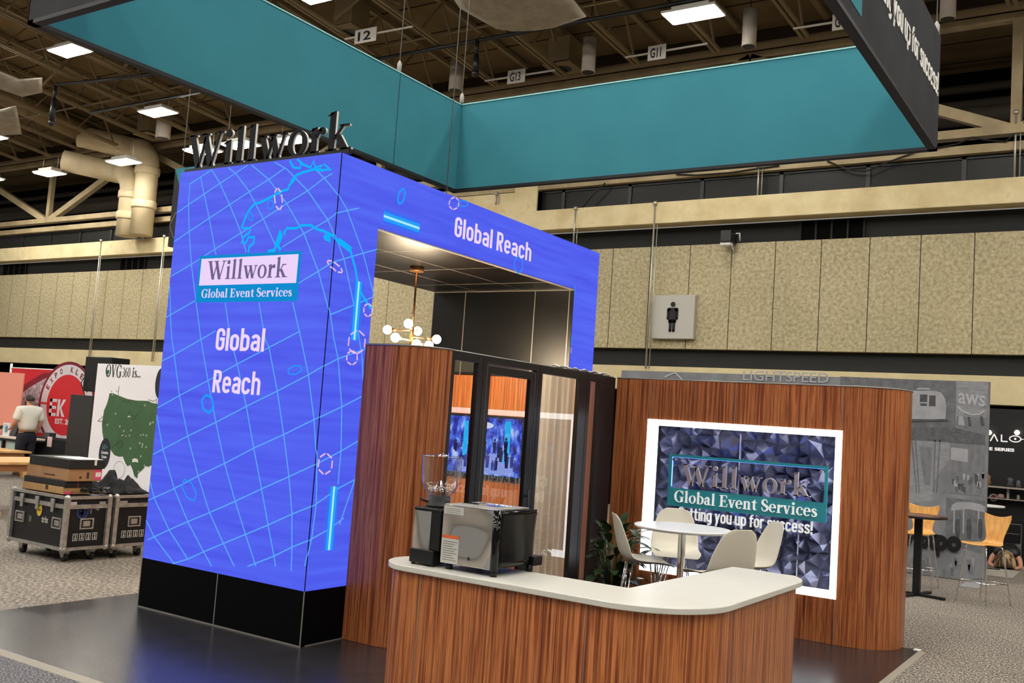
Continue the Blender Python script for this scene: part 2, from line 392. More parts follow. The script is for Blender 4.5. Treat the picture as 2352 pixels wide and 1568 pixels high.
# ================================================================== THE HALL
M_conc = noise_mat('concrete', [(.25, S(196,176,132)), (.5, S(214,196,152)), (.62, S(222,206,164)), (.75, S(190,168,124))], 1.6, 6, .9, bump=.05)
_n = NT(M_conc)
M_conc_dk = noise_mat('concrete_low', [(.3, S(196,180,140)), (.7, S(214,198,156))], 1.5, 5, .9)
M_steel = noise_mat('painted_steel', [(.3, S(150,132,100)), (.7, S(176,158,122))], 2.0, 3, .6)
M_roofsteel = mat('roof_steel', S(118,100,70), .6)
M_dark = mat('dark_recess', S(34,35,35), .8)
M_darker = mat('dark_void', S(9,9,9), .95, 0, .1)  # shade of the deep recesses is put into this near-black colour
M_black = mat('black_metal', S(20,20,22), .4)
M_glassdk = mat('dark_window', S(32,32,30), .3, 0, .15)
M_white = mat('white_paint', S(226,226,224), .5)
M_chrome = mat('chrome', (.82, .82, .82, 1), .08, 1.0)
M_alu = noise_mat('aluminium', [(.3, S(150,146,140)), (.7, S(196,192,186))], 14, 4, .42, metal=.7)

# carpet: grey flecked loop pile in tile-wide lanes
M_carpet = mat('carpet', S(118,112,106), .95, 0, .1); nt = NT(M_carpet)
tc = nt.add('ShaderNodeTexCoord')
n1 = nt.add('ShaderNodeTexNoise'); n1.inputs['Scale'].default_value = 64; n1.inputs['Detail'].default_value = 3; n1.inputs['Roughness'].default_value = .75
n2 = nt.add('ShaderNodeTexNoise'); n2.inputs['Scale'].default_value = .7; n2.inputs['Detail'].default_value = 4
mp = nt.add('ShaderNodeMapping'); mp.inputs['Scale'].default_value = (1, .35, 1); nt.link(tc.outputs['Object'], mp.inputs[0])
nt.link(mp.outputs[0], n1.inputs[0]); nt.link(tc.outputs['Object'], n2.inputs[0])
c = ramp(nt, n1.outputs[0], [(.34, S(58,54,52)), (.47, S(116,108,100)), (.56, S(160,151,140)), (.68, S(206,196,182))])
k = ramp(nt, n2.outputs[0], [(.35, (.78,.78,.78,1)), (.65, (1,1,1,1))])
mm_ = nt.add('ShaderNodeMix', data_type='RGBA', blend_type='MULTIPLY'); mm_.inputs[0].default_value = 1
nt.link(c, mm_.inputs[6]); nt.link(k, mm_.inputs[7]); nt.link(mm_.outputs[2], nt.b.inputs['Base Color'])
b = MB(); b.poly([(-60,-30,0),(30,-30,0),(30,16.9,0),(-60,16.9,0)])
struct(b.build('floor', M_carpet))

M_carpet_dk = noise_mat('darker_carpet_area', [(.36, S(56,54,56)), (.5, S(98,96,97)), (.64, S(168,164,162))], 74, 3, .95, spec=.1, nrough=.75)
b = MB(); b.poly([(-30,-9,.002),(3.2,-9,.002),(3.2,-1.70,.002),(-30,-1.70,.002)])  # thin sheet with darker flecks over the floor carpet
tag(b.build('darker_carpet_area', M_carpet_dk, loc=(-2,-3,.002)), 'darker grey flecked area of carpet in the lower left corner, in front of the booth floor', 'carpet')
# exposed-aggregate panels with a joint every 1.03 m
M_panel = mat('aggregate_panel', S(170,156,120), .95, 0, .1); nt = NT(M_panel)
tc = nt.add('ShaderNodeTexCoord'); n1 = nt.add('ShaderNodeTexNoise'); n1.inputs['Scale'].default_value = 13; n1.inputs['Detail'].default_value = 8; n1.inputs['Roughness'].default_value = .75
n2 = nt.add('ShaderNodeTexNoise'); n2.inputs['Scale'].default_value = .5; n2.inputs['Detail'].default_value = 3
nt.link(tc.outputs['Object'], n1.inputs[0]); nt.link(tc.outputs['Object'], n2.inputs[0])
c = ramp(nt, n1.outputs[0], [(.34, S(140,128,100)), (.48, S(176,163,130)), (.56, S(190,178,146)), (.70, S(212,199,168))])
k = ramp(nt, n2.outputs[0], [(.3, (.86,.86,.84,1)), (.7, (1,1,1,1))])
mm_ = nt.add('ShaderNodeMix', data_type='RGBA', blend_type='MULTIPLY'); mm_.inputs[0].default_value = 1
nt.link(c, mm_.inputs[6]); nt.link(k, mm_.inputs[7])
sx = nt.add('ShaderNodeSeparateXYZ'); nt.link(tc.outputs['Object'], sx.inputs[0])
fr = math_node(nt, 'FRACT', math_node(nt, 'DIVIDE', math_node(nt, 'ADD', sx.outputs[0], 60.897), 1.0385))
jt = math_node(nt, 'LESS_THAN', fr, .018)
nt.link(mixc(nt, jt, mm_.outputs[2], S(60,52,38)), nt.b.inputs['Base Color'])
XL, XR = -60, 14
b = MB(); b.box(XL, 16, 3.92, XR, 16.4, 6.42); struct(b.build('wall_back', M_panel))
b = MB(); b.box(XL, 15.75, 6.94, XR, 16.2, 7.47); struct(b.build('trim_1', M_conc, bevel=.015))         # parapet
b = MB(); b.box(XL, 15.8, 2.9, XR, 16.3, 3.47); struct(b.build('trim_2', M_conc_dk))                      # lower beam
b = MB(); b.box(XL, 16.3, 6.42, XR, 16.5, 6.94); b.box(XL, 16.2, 3.47, XR, 16.5, 3.92); struct(b.build('trim_3', M_dark))
b = MB(); b.box(XL, 16.9, 0, XR, 17.0, 2.9); b.poly([(XL,16.2,2.9),(XR,16.2,2.9),(XR,17,2.9),(XL,17,2.9)]); struct(b.build('wall_recess', M_darker))
# clerestory
b = MB(); b.box(XL, 16.1, 7.2, XR, 16.2, 8.07)
w1 = struct(b.build('window_1', M_glassdk))
b = MB()
x = XL+.4
while x < XR: b.box(x, 16.06, 7.3, x+.09, 16.1, 8.07); x += 1.93
b.box(XL, 16.06, 8.0, XR, 16.1, 8.07); b.build('window_frame', M_black, w1)
# truss standing on the wall
tr = struct(thing('trim_4', None, None, (0, 16, 8)))
def tpart(nm, a, b_, w, h):
    q = MB(); q.beam(a, b_, w, h, up=(0, 1, 0) if abs(a[0]-b_[0]) < .01 else (0, 0, 1)); q.build(nm, M_steel, tr)
tpart('bottom_chord', (XL, 15.95, 8.49), (XR, 15.95, 8.49), .25, .18)
tpart('ledger', (XL, 16.0, 8.16), (XR, 16.0, 8.16), .2, .18)
tpart('top_chord', (XL, 15.95, 10.86), (XR, 15.95, 10.86), .2, .16)
xn = PY(112, 497, 15.95).x; xn2 = PY(2334, 285, 15.95).x
k = 2*round((xn2-xn)/9.8); step = (xn2-xn)/k
for i in range(-5, k+3):
    x = xn+i*step
    tpart('post', (x, 15.95, 8.5), (x, 15.95, 10.8), .2, .16)
    if i % 2 == 0:
        for sgn in (-1, 1): tpart('brace', (x+sgn*.1, 15.95, 8.5), (x+sgn*step, 15.95, 10.8), .2, .22)
b = MB(); b.box(XL, 19, 7.9, XR, 19.1, 13); struct(b.build('wall_attic', M_darker))
b = MB()
for y, z, r in ((17.6, 9.4, .2), (18.3, 9.9, .12), (18.6, 10.4, .1)): b.tube([(XL, y, z), (XR, y, z)], r, 10)
b.build('pipe', mat('shaded_pipe', S(58,50,40), .7), tr)  # pipe colour darkened to carry the shade behind the truss
b = MB(); b.tube([(XL, 15.5, 10.92), (XR, 15.5, 10.92)], .09, 10)
tag(b.build('roof_pipe', M_roofsteel, loc=(-4, 15.5, 10.92)), 'long brown pipe along the edge of the roof above the wall', 'pipe')

# roof deck
M_deck = mat('roof_deck', S(104,84,56), .9, 0, .1); nt = NT(M_deck)
tc = nt.add('ShaderNodeTexCoord'); sx = nt.add('ShaderNodeSeparateXYZ'); nt.link(tc.outputs['Object'], sx.inputs[0])
fr = math_node(nt, 'FRACT', math_node(nt, 'MULTIPLY', sx.outputs[1], .82)); ln = math_node(nt, 'LESS_THAN', fr, .05)
n1 = nt.add('ShaderNodeTexNoise'); n1.inputs['Scale'].default_value = .8; n1.inputs['Detail'].default_value = 4; nt.link(tc.outputs['Object'], n1.inputs[0])
c = ramp(nt, n1.outputs[0], [(.3, S(92,77,54)), (.7, S(116,97,70))]); nt.link(mixc(nt, ln, c, S(48,38,26)), nt.b.inputs['Base Color'])
def zr(y, z0): return z0+SLOPE*(15.5-y)
b = MB(); ya, yb = -30, 15.9
b.add([(-62,ya,zr(ya,11.5)),(32,ya,zr(ya,11.5)),(32,yb,zr(yb,11.5)),(-62,yb,zr(yb,11.5)),(-62,ya,zr(ya,11.7)),(32,ya,zr(ya,11.7)),(32,yb,zr(yb,11.7)),(-62,yb,zr(yb,11.7))],
      [(0,1,2,3),(7,6,5,4),(0,4,5,1),(1,5,6,2),(2,6,7,3),(3,7,4,0)])
b.box(-62, 15.9, 10.95, 32, 19.1, 11.05); b.box(-62, 15.9, 11.0, 32, 16.0, 11.7)
struct(b.build('ceiling', M_deck))

# open-web joists: bottom chord of two bars, web and top chord
AZ = math.radians(4.0)
def joist(xe, ye=14.4, L=24):
    """xe = X of the far end of the bottom chord"""
    b = MB(); n = int(L/1.55)
    def at(t, z0):
        y = ye-t; return (xe-(t)*math.tan(AZ), y, zr(y, z0))
    for dx in (-.06, .06):
        a = Vector(at(0, 10.35)); q = Vector(at(L, 10.35)); b.beam(a+Vector((dx,0,0)), q+Vector((dx,0,0)), .07, .07)
    b.beam(at(-1.2, 11.38), at(L, 11.38), .12, .09)
    for i in range(n):
        t = i*1.55
        b.beam(at(t+.1, 10.35), at(t+.75, 11.36), .045, .045); b.beam(at(t+1.45, 10.35), at(t+.75, 11.36), .045, .045)
    return b
b0 = joist(0)
xs = [ROOF(px, py, 10.35) for px, py in ((1164,214),(1314,193),(1478,166),(1661,137),(1862,105))]
X0 = xs[0].x; DX = (xs[-1].x-xs[0].x)/4
jo = None
for i in range(-22, 8):
    x = X0+DX*i
    if jo is None:
        jo = b0.build('roof_joist', M_roofsteel, loc=(0, 4, 11.5)); o = jo
    else: o = jo.copy(); COL.objects.link(o)
    o.location = (x, 4, 11.5)
    tag(o, 'brown open-web steel joist under the roof deck', 'roof joist', 'open-web joists under the roof')
# horizontal bridging rods
br = None
for y in (12.0, 9.0, 6.0):
    b = MB(); b.tube([(-50, y, zr(y, 10.5)), (14, y, zr(y, 10.5))], .022, 6)
    tag(b.build('bridging_rod', M_roofsteel, loc=(-10, y, zr(y, 10.5))), 'thin bridging rod crossing the roof joists', 'rod', 'bridging rods across the joists')
# diagonal cross braces between joists
for i in range(-20, 6):
    if i == -9: continue
    x = X0+DX*i; y = 10.4 if i % 2 else 7.6
    b = MB(); b.beam((x, y, zr(y, 10.4)), (x+DX, y, zr(y, 11.4)), .05, .05); b.beam((x+DX, y, zr(y, 10.4)), (x, y, zr(y, 11.4)), .05, .05)
    tag(b.build('cross_brace', M_roofsteel, loc=(x, y, zr(y, 10.9))), 'brown X-shaped brace between two roof joists', 'brace', 'cross braces between the joists')
# black rigging pipe
a = ROOF(868, 136, 10.25); q = ROOF(1600, 0, 10.25); d = q-a
b = MB(); b.tube([a-d*1.4, q+d*.25], .05, 8)
tag(b.build('rigging_pipe', M_black, loc=a), 'long black rigging pipe hung across the joists above the teal sign', 'pipe')
p = ROOF(1097, 92, 10.25)
b = MB(); b.tube([p, p+Vector((0,0,-.35))], .05, 8); b.tube([p+Vector((0,0,-.35)), p+Vector((0,0,-.75))], [.06, .09], 8); b.ball(p+Vector((0,0,-.8)), .09, 10)
tag(b.build('chain_hoist', M_black, loc=p), 'small black hoist hanging from the black rigging pipe', 'hoist')
a = ROOF(128, 195, 10.25); q = ROOF(420, 164, 10.25)
b = MB(); b.tube([a, q+(q-a)*.1], .05, 8)
tag(b.build('rigging_pipe', M_black, loc=a), 'black rigging pipe under the roof left of the teal sign', 'pipe')
p = ROOF(120, 285, 10.25)
b = MB(); b.tube([a, a+Vector((0,0,-.4))], .05, 8); b.tube([a+Vector((0,0,-.4)), a+Vector((0,0,-1.1))], [.07,.1], 8); b.ball(a+Vector((0,0,-1.15)), .1, 10)
tag(b.build('chain_hoist', M_black, loc=a), 'small black hoist at the end of the left rigging pipe', 'hoist')

# ---- high-bay lights
M_diff = emis('light_diffuser', (1.0, .965, .89, 1), CEIL_LIGHT)
M_fix = mat('fixture', S(190,186,176), .5)
def ceiling_light(p, label, group='high-bay lights under the roof'):
    t = thing('ceiling_light', label, 'ceiling light', p, 0, group)
    f = MB(); f.box(-.58,-.31,0, .58,.31,.05); f.box(-.4,-.2,.05,.4,.2,.16)
    for s_ in (-.45,.45): f.tube([(s_,0,.05),(s_,0,.55)], .008, 5)
    f.build('housing', M_fix, t, local=True)
    g = MB(); g.box(-.54,-.27,-.02, .54,.27,0); g.build('diffuser', M_diff, t, local=True)
    return t
LZ = 10.0
lit = [(160,117,'bright ceiling light just left of the teal sign, upper left'), (363,258,'bright ceiling light above the white cylinder, left of the letters'),
       (284,372,'bright ceiling light in front of the two big ventilation pipes'), (114,398,'bright ceiling light in front of the diagonal truss braces, far left'),
       (1592,34,'large bright ceiling light right of the white cloth, above the sign'), (735,-12,'large bright ceiling light cut by the top edge over the teal sign'),
       (-32,176,'bright ceiling light at the left edge beside the white cloth'), (-20,316,'bright ceiling light at the left edge under the white cloth'),
       (-26,411,'lowest bright ceiling light, cut by the left edge'), (466,347,'bright ceiling light behind the letter W'),
       (553,333,'small bright ceiling light behind the double l letters'), (672,322,'bright ceiling light behind the letter o')]
used = []
for px, py, lb in lit:
    p = ROOF(px, py, LZ)
    if p.y > 12.8: p = ROOF(px, py, 9.35)
    if p.y > 14.4: p = PY(px, py, 14.4)
    used.append(p); ceiling_light(p, lb)
for y in (-18, -14.4, -10.8, -7.2, -3.6, 0.0, 3.6, 7.6, 11.4):
    for i in range(-9, 4):
        x = 2.0+i*5.6; p = Vector((x, y, zr(y, LZ)))
        d = np.array(p)-CAM; c_ = d@fwd
        if c_ > 0:
            u_ = W/2+F*(d@rgt)/c_; v_ = H/2-F*(d@upv)/c_
            if -150 < u_ < W+150 and -120 < v_ < H: continue
        if (x < -14 and y > 0) or min((p-q).length for q in used) < 2.2: continue
        ceiling_light(p, 'bright rectangular high-bay light outside the view')

# ---- hung cylinders (speakers), white
for px, py, h, lb in ((1048,175,.75,'grey hanging cylinder left of centre above the corner of the sign'), (1353,128,.8,'grey hanging cylinder below the white cloth'),
                      (1722,65,.8,'grey hanging cylinder right of the large ceiling light'), (2178,-2,.8,'grey hanging cylinder at the top edge right of the sign'),
                      (376,290,.8,'grey hanging cylinder under the left ceiling light')):
    p = ROOF(px, py, 10.3); rr = 16/F*(Vector(CAM)-p).length*.95
    b = MB(); b.lathe([(rr,0),(rr,h)], p-Vector((0,0,h/2)), 20); b.lathe([(rr*.86,-.001),(rr*.86,.012)], p-Vector((0,0,h/2+.008)), 20, 1); b.tube([p+Vector((0,0,h/2)), p+Vector((0,0,1.6))], .012, 5, 1)
    tag(b.build('hanging_speaker', [mat('cylinder_grey', S(168,158,146), .6), M_black], loc=p), lb, 'speaker', 'cylinder speakers under the roof')
# boxes with round ports
for px, py, lb in ((1296,140,'beige hanging box with a round port left of the grey cylinder'), (806,56,'beige hanging box with a round port above the teal sign'), (345,300,'beige hanging box above the big pipes')):
    p = ROOF(px, py, 10.6)
    b = MB(); b.box(p.x-.3, p.y-.3, p.z-.1, p.x+.3, p.y+.3, p.z+.5); b.box(p.x-.38, p.y-.38, p.z-.2, p.x+.38, p.y+.38, p.z-.16); b.lathe([(.2,-.21),(.2,-.2)], p, 18, 1)
    tag(b.build('hanging_box', [M_roofsteel, M_black], loc=p), lb, 'box', 'hung boxes under the roof')
# aisle markers on white bars
def marker(a, q, s0, s1, txt, lb, w=.035):
    A = ROOF(*a, 10.25); Q = ROOF(*q, 10.25)
    t = thing('aisle_marker', lb, 'aisle sign', A, 0, 'aisle markers under the roof')
    b = MB(); b.beam(A, Q, w, w); b.build('bar', mat('marker_white', S(200,194,184), .6), t)
    P0 = A+(Q-A)*s0; P1 = A+(Q-A)*s1; d = (P1-P0); w_ = d.length; d.normalize(); up = Vector((0,0,1))
    T = frame(P0+Vector((0,-.04,0)), d, up, (0,-1,0))
    b = MB(); b.prism(rc(0,-.2,w_,.14), T, 0, .02); b.build('plate', mat('marker_white', S(200,194,184), .6), t)
    b = MB(); sans(b, txt, T, w_*.15, -.14, w_*.6, .22, .004, 0, .02, .021); b.build('lettering', M_black, t)
marker((1114,186), (1275,161), .35, .6, 'G13', 'white bar with small marker plate above the far sign corner')
marker((1436,132), (1625,100), .3, .52, 'G11', 'white bar with small marker plate left of the right grey cylinder')
marker((1822,66), (1930,49), .85, 1.25, 'G 3', 'white bar with marker plate reading G 3 behind the dark sign')
marker((792,90), (948,61), .18, .5, '12', 'white bar with marker plates above the long teal panel')

# white cloths under the roof
M_cloth = noise_mat('white_cloth', [(.3, S(150,140,126)), (.7, S(176,166,150))], 3, 5, .9)
M_cloth2 = M_cloth
def cloth(pts, z0, name_lb, sag=.25):
    P = [ROOF(x, y, z0) for x, y in pts]; c_ = sum(P, Vector())/len(P)
    b = MB(); n = len(P); vs = [c_-Vector((0,0,sag))]; rings = 6
    for k in range(1, rings+1):
        f = k/rings
        for i in range(n):
            q = c_.lerp(P[i], f); q.z -= sag*(1-f*f); vs.append(q)
    fs = [(0, 1+i, 1+(i+1) % n) for i in range(n)]
    for k in range(rings-1):
        for i in range(n): fs.append((1+k*n+i, 1+(k+1)*n+i, 1+(k+1)*n+(i+1) % n, 1+k*n+(i+1) % n))
    b.add(vs, fs, 0, True); o = b.build('hanging_cloth', M_cloth, loc=c_, solid=.01); tag(o, name_lb, 'cloth', 'white cloths under the roof')
cloth([(1005,-60),(1055,18),(1100,44),(1140,66),(1180,72),(1230,70),(1270,64),(1312,50),(1347,38),(1310,-10),(1270,-60)], 9.6, 'large white cloth hanging below the roof at the top centre', .1)
cloth([(-70,168),(0,164),(44,182),(97,178),(97,212),(52,222),(0,204),(-70,190)], 9.6, 'white cloth hanging at the left edge, upper one', .15)
cloth([(-60,250),(0,252),(37,243),(50,308),(0,310),(-60,300)], 9.3, 'pointed white cloth hanging at the left edge, lower one', .15)

# big ventilation pipes down to the parapet
M_duct = noise_mat('duct_paint', [(.3, S(196,176,138)), (.7, S(212,194,156))], 1.2, 3, .6)
def duct(px, lb, dx, pw):
    zb = 7.47; base = PY(px, 549, 15.55)
    x = base.x; y = 15.3; r = pw
    b = MB()
    top = 9.05 if dx < 1 else 9.85
    pts = [(x, y, zb), (x, y, top)]
    for i in range(1, 9):
        a = PI/2*i/8; pts.append((x-(1-math.cos(a))*.75*1.0, y, top+math.sin(a)*.75))
    pts.append((x-1.3, y-.35, top+.85)); pts.append((x-2.2, y-1.3, top+1.0))
    b.tube(pts, r, 20)
    for z in (8.3-.35*(dx < 1)+.1, top-.25): b.lathe([(r*1.08,0),(r*1.12,.05),(r*1.12,.22),(r*1.08,.27)], (x,y,z), 20)
    tag(b.build('ventilation_pipe', M_duct, loc=(x,y,zb)), lb, 'pipe')
duct(304, 'fat beige ventilation pipe with elbow, left of the pair', 0, .37)
duct(337, 'fat beige ventilation pipe with tall elbow, right of the pair', 1, .38)
# big horizontal duct under the roof at left
a = ROOF(0, 215, 10.85); q = ROOF(230, 322, 10.85)
b = MB(); b.tube([a-(q-a)*.3, a, q], .36, 16)
tag(b.build('air_duct', M_roofsteel, loc=a), 'large round air duct under the roof at the left', 'duct')
px_lo = lambda y: y > 560
# thin conduits up the wall
M_rod = mat('conduit', S(190,184,170), .4, .6)
for (x0, y0), (x1, y1), lb in (((1505,470),(1487,846),'thin metal conduit on the wall left of the restroom sign'), ((1322,482),(1316,565),'thin metal conduit on the parapet right of the blue arch'),
        ((232,555),(203,822),'thin metal conduit on the wall above the black speaker box'), ((377,545),(348,830),'thin metal conduit on the wall beside the blue tower'),
        ((1743,385),(1735,455),'short white conduit in front of the dark windows'), ((2334,262),(2332,410),'white conduit below the junction box at the right edge'),
        ((1140,448),(1136,470),'short white conduit right of the teal sign corner')):
    yc_ = 15.73 if px_lo(y1) else 15.87
    a = PY(x0, y0, yc_); q = PY(x1, y1, yc_)
    b = MB(); b.tube([a, (a.x, yc_, q.z)], .022, 6); b.tube([(a.x+.09, yc_, a.z-.5*(yc_ < 15.8)), (a.x+.09, yc_, q.z)], .012, 5)
    b.lathe([(.05,0),(.05,.08)], a, 8)
    tag(b.build('conduit', M_rod, loc=a), lb, 'conduit', 'conduits on the hall wall')
# sagging cables over the windows
for pts, lb in ((((1553,400),(1600,402),(1680,396),(1730,388),(1790,380)), 'black cable sagging below the sign edge'), (((1900,370),(1950,390),(1990,393),(2040,372),(2100,350)), 'black cable loop under the right sign corner'),
        (((1335,480),(1360,450),(1390,420)), 'slanting black cables in front of the dark windows'),
        (((2150,340),(2200,330),(2232,316),(2270,322),(2310,325),(2340,300),(2360,270)), 'wavy black cable along the beam at the right edge')):
    P = [PY(x, y, 15.86) for x, y in pts]; b = MB(); b.tube(P, .018, 6)
    tag(b.build('cable', M_black, loc=P[0]), lb, 'cable')
# louvre grilles in the dark band
for px0, px1, py, lb in ((1840,1986,525,'dark louvre grille above the wall panels at the right'), (280,336,595,'dark louvre grille beside the blue tower'), (10,62,612,'dark louvre grille at the left edge')):
    a = PY(px0, py, 16.28).x; q = PY(px1, py, 16.28).x
    t = thing('louvre_grille', lb, 'grille', (a, 16.28, 6.46)); b = MB(); b.box(a, 16.26, 6.46, q, 16.3, 6.9); b.build('louvre', M_darker, t)
    for i in range(5): b = MB(); x = a+(q-a)*i/4; b.box(x-.02, 16.22, 6.46, x+.02, 16.26, 6.9); b.build('bar', M_dark, t)
# security camera on the wall
p = PY(1679, 548, 15.9)
t = thing('wall_camera', 'small black camera on the wall above the panels', 'camera', p)
b = MB(); b.obox(p+Vector((0,-.15,.0)), .13, .2, .14); b.build('camera_body', M_black, t, bevel=.02)
b = MB(); b.tube([p+Vector((.05,-.1,-.15)), p+Vector((.05,.1,-.3))], .02, 6); b.tube([p+Vector((.13,-.05,.1)), p+Vector((.2,0,.12)), p+Vector((.2,.05,-.05))], .02, 6); b.box(p.x-.14, p.y-.3, p.z-.2, p.x+.1, p.y-.1, p.z-.14); b.build('bracket', M_white, t)
# restroom sign
x0, x1, z0, z1 = -4.62, -3.52, 4.14, 5.19
t = thing('restroom_sign', 'square grey sign with black man figure on the panelled wall', 'sign', (-4.07, 15.9, 4.14))
b = MB(); b.box(x0, 15.84, z0, x1, 16.0, z1); b.build('panel', mat('sign_grey', S(178,174,164), .6), t, bevel=.01)
T = facing_front(15.84); cx = -4.07
b = MB(); b.prism(circ(cx, 4.965, .062, .062, 20), T, .001, .012)
b.prism(rc(cx-.1, 4.52, cx+.1, 4.885), T, .001, .012)
for s_ in (-1, 1):
    b.prism(rc(cx+s_*.115-.03, 4.62, cx+s_*.115+.03, 4.85), T, .001, .012); b.prism(circ(cx+s_*.115, 4.62, .03, .03, 12), T, .001, .012)
    b.prism(circ(cx+s_*.1, 4.84, .045, .045, 14), T, .001, .012)
    b.prism(rc(cx+s_*.043-.036, 4.33, cx+s_*.043+.036, 4.6), T, .001, .012); b.prism(circ(cx+s_*.043, 4.33, .036, .036, 12), T, .001, .012)
b.build('pictogram', mat('black_print', S(18,17,18), .6), t)
# upper left: pier behind the blue arch
b = MB(); a = PY(1092, 470, 16.05); q = PY(1243, 450, 16.05); b.box(a.x-1.2, 15.9, 7.47, q.x, 16.4, 8.05); b.box(PY(1190,440,16).x, 15.85, 7.47, q.x, 16.4, 8.2); struct(b.build('trim_5', M_conc))

# ================================================================== THE BOOTH
# ---- flooring
M_floor = noise_mat('booth_vinyl', [(.3, S(36,35,37)), (.7, S(45,44,46))], 5, 3, .24, spec=.75)
t = thing('booth_flooring', 'smooth dark grey booth floor under the blue tower and the counter', 'floor covering', (.58, 1.4, 0))
fx0, fx1, fy0, fy1 = -2.5, 3.73, -1.63, 4.32
b = MB(); b.box(fx0, fy0, .0005, fx1, fy1, .018); b.build('vinyl', M_floor, t)
b = MB()
b.add([(fx0,fy0,.018),(fx1,fy0,.018),(fx1,fy0-.06,.001),(fx0,fy0-.06,.001)], [(3,2,1,0)])
b.add([(fx1,fy0,.018),(fx1,fy1,.018),(fx1+.05,fy1,.001),(fx1+.05,fy0-.06,.001)], [(3,2,1,0)])
b.build('edge_strip', mat('edge_strip', S(150,142,128), .45), t)
b = MB(); p = PZ(2107,1492,.02); b.box(p.x-.03, p.y-.04, .019, p.x+.03, p.y+.04, .024)
tag(b.build('tape_scrap', M_white, loc=p), 'scrap of white tape at the far right corner of the booth floor', 'tape')

# ---- LED arch
ZB, ZT, ZS = .445, 3.945, 3.427          # screen bottom, top, soffit
YA, YB, YC = .51, 3.92, 4.47             # near leg, far leg
M_led = mat('led_blue', (0,0,0,1), .5, 0, .2, S(70,76,232), 1.0); nt = NT(M_led)
tc = nt.add('ShaderNodeTexCoord'); mp = nt.add('ShaderNodeMapping'); mp.inputs['Scale'].default_value = (.5, .5, 9); nt.link(tc.outputs['Object'], mp.inputs[0])
n1 = nt.add('ShaderNodeTexNoise'); n1.inputs['Scale'].default_value = 1.6; n1.inputs['Detail'].default_value = 3; nt.link(mp.outputs[0], n1.inputs[0])
nt.link(ramp(nt, n1.outputs[0], [(.3, S(74,84,232)), (.7, S(84,104,244))]), nt.b.inputs['Emission Color'])
M_blkpanel = mat('black_panel', S(14,13,13), .34, 0, .45)
M_seam = mat('seam_silver', S(150,146,140), .4, .5)
M_sign_blk = mat('plinth_black', S(3,3,5), .6, 0, .08)
arch = thing('video_wall_arch', 'tall blue video wall arch with map lines on a black plinth', 'video wall', (0, 0, 0))
b = MB()      # screens: front face, side face of near leg, header, far leg
b.box(-2.0, 0, ZB, -.003, .02, ZT)
b.build('screen_front', M_led, arch)
b = MB(); b.box(-.02, .022, ZB, 0, YA, ZT); b.box(-.02, YA, ZS, 0, YB, ZT); b.box(-.02, YB, ZB, 0, YC, ZT)
b.build('screen_side', M_led, arch)
b = MB(); b.box(-1.98, .02, .0185, -.02, YA, ZT-.01); b.box(-2.0, .0, .0185, 0, YA, ZB-.003); b.build('plinth', M_sign_blk, arch)
b = MB(); b.box(-1.98, YB+.01, .0185, -.02, YC, ZT-.01); b.box(-2.0, YB, .0185, 0, YC, ZB-.003); b.build('plinth', M_sign_blk, arch)
b = MB(); b.box(-1.98, YA, ZS+.01, -.02, YB, ZT-.01)
b.box(-2.0, YA, ZS, 0, YB, ZS+.01); b.box(-2.0, YB-.012, ZB, 0, YB, ZS); b.box(-2.0, YB, ZB, -1.985, YC, ZT); b.box(-2.0, 0.02, ZB, -1.985, YA, ZT); b.box(-2.0, YA, ZS, -1.985, YB, ZT)
b.build('lining', M_blkpanel, arch)
b = MB()
for y in (1.45, 2.45, 3.4): b.box(-2.0, y-.005, ZS-.002, 0, y+.005, ZS)
for x in (-1.35, -.68): b.box(x-.005, YA, ZS-.002, x+.005, YB, ZS)
for x in (-1.51, -.51, -.05): b.box(x-.006, YB-.015, .5, x+.006, YB-.012, ZS)
b.box(-2.0, YB-.016, ZS-.014, 0, YB-.012, ZS-.002); b.box(-2.003, YB-.014, ZB, -1.994, YB, ZS)
b.build('panel_seams', M_seam, arch)
b = MB()
for x in (-2.0, -1.0, 0.0): b.box(x-.005, -.003, .018, x+.005, .001, ZB)
b.box(-2, -.004, .018, 0, 0, .028); b.box(0, 0.05, .018, .004, YA, .026)
b.build('plinth_trim', M_seam, arch)
b = MB(); b.box(-.024, YA-.001, ZS-.012, .002, YB, ZS-.001); b.build('soffit_edge', mat('edge_cream', S(214,196,178), .4), arch)

b = MB(); b.box(-.004, -.0015, ZB, .0015, .004, ZT); b.build('corner_seam', M_sign_blk, arch)
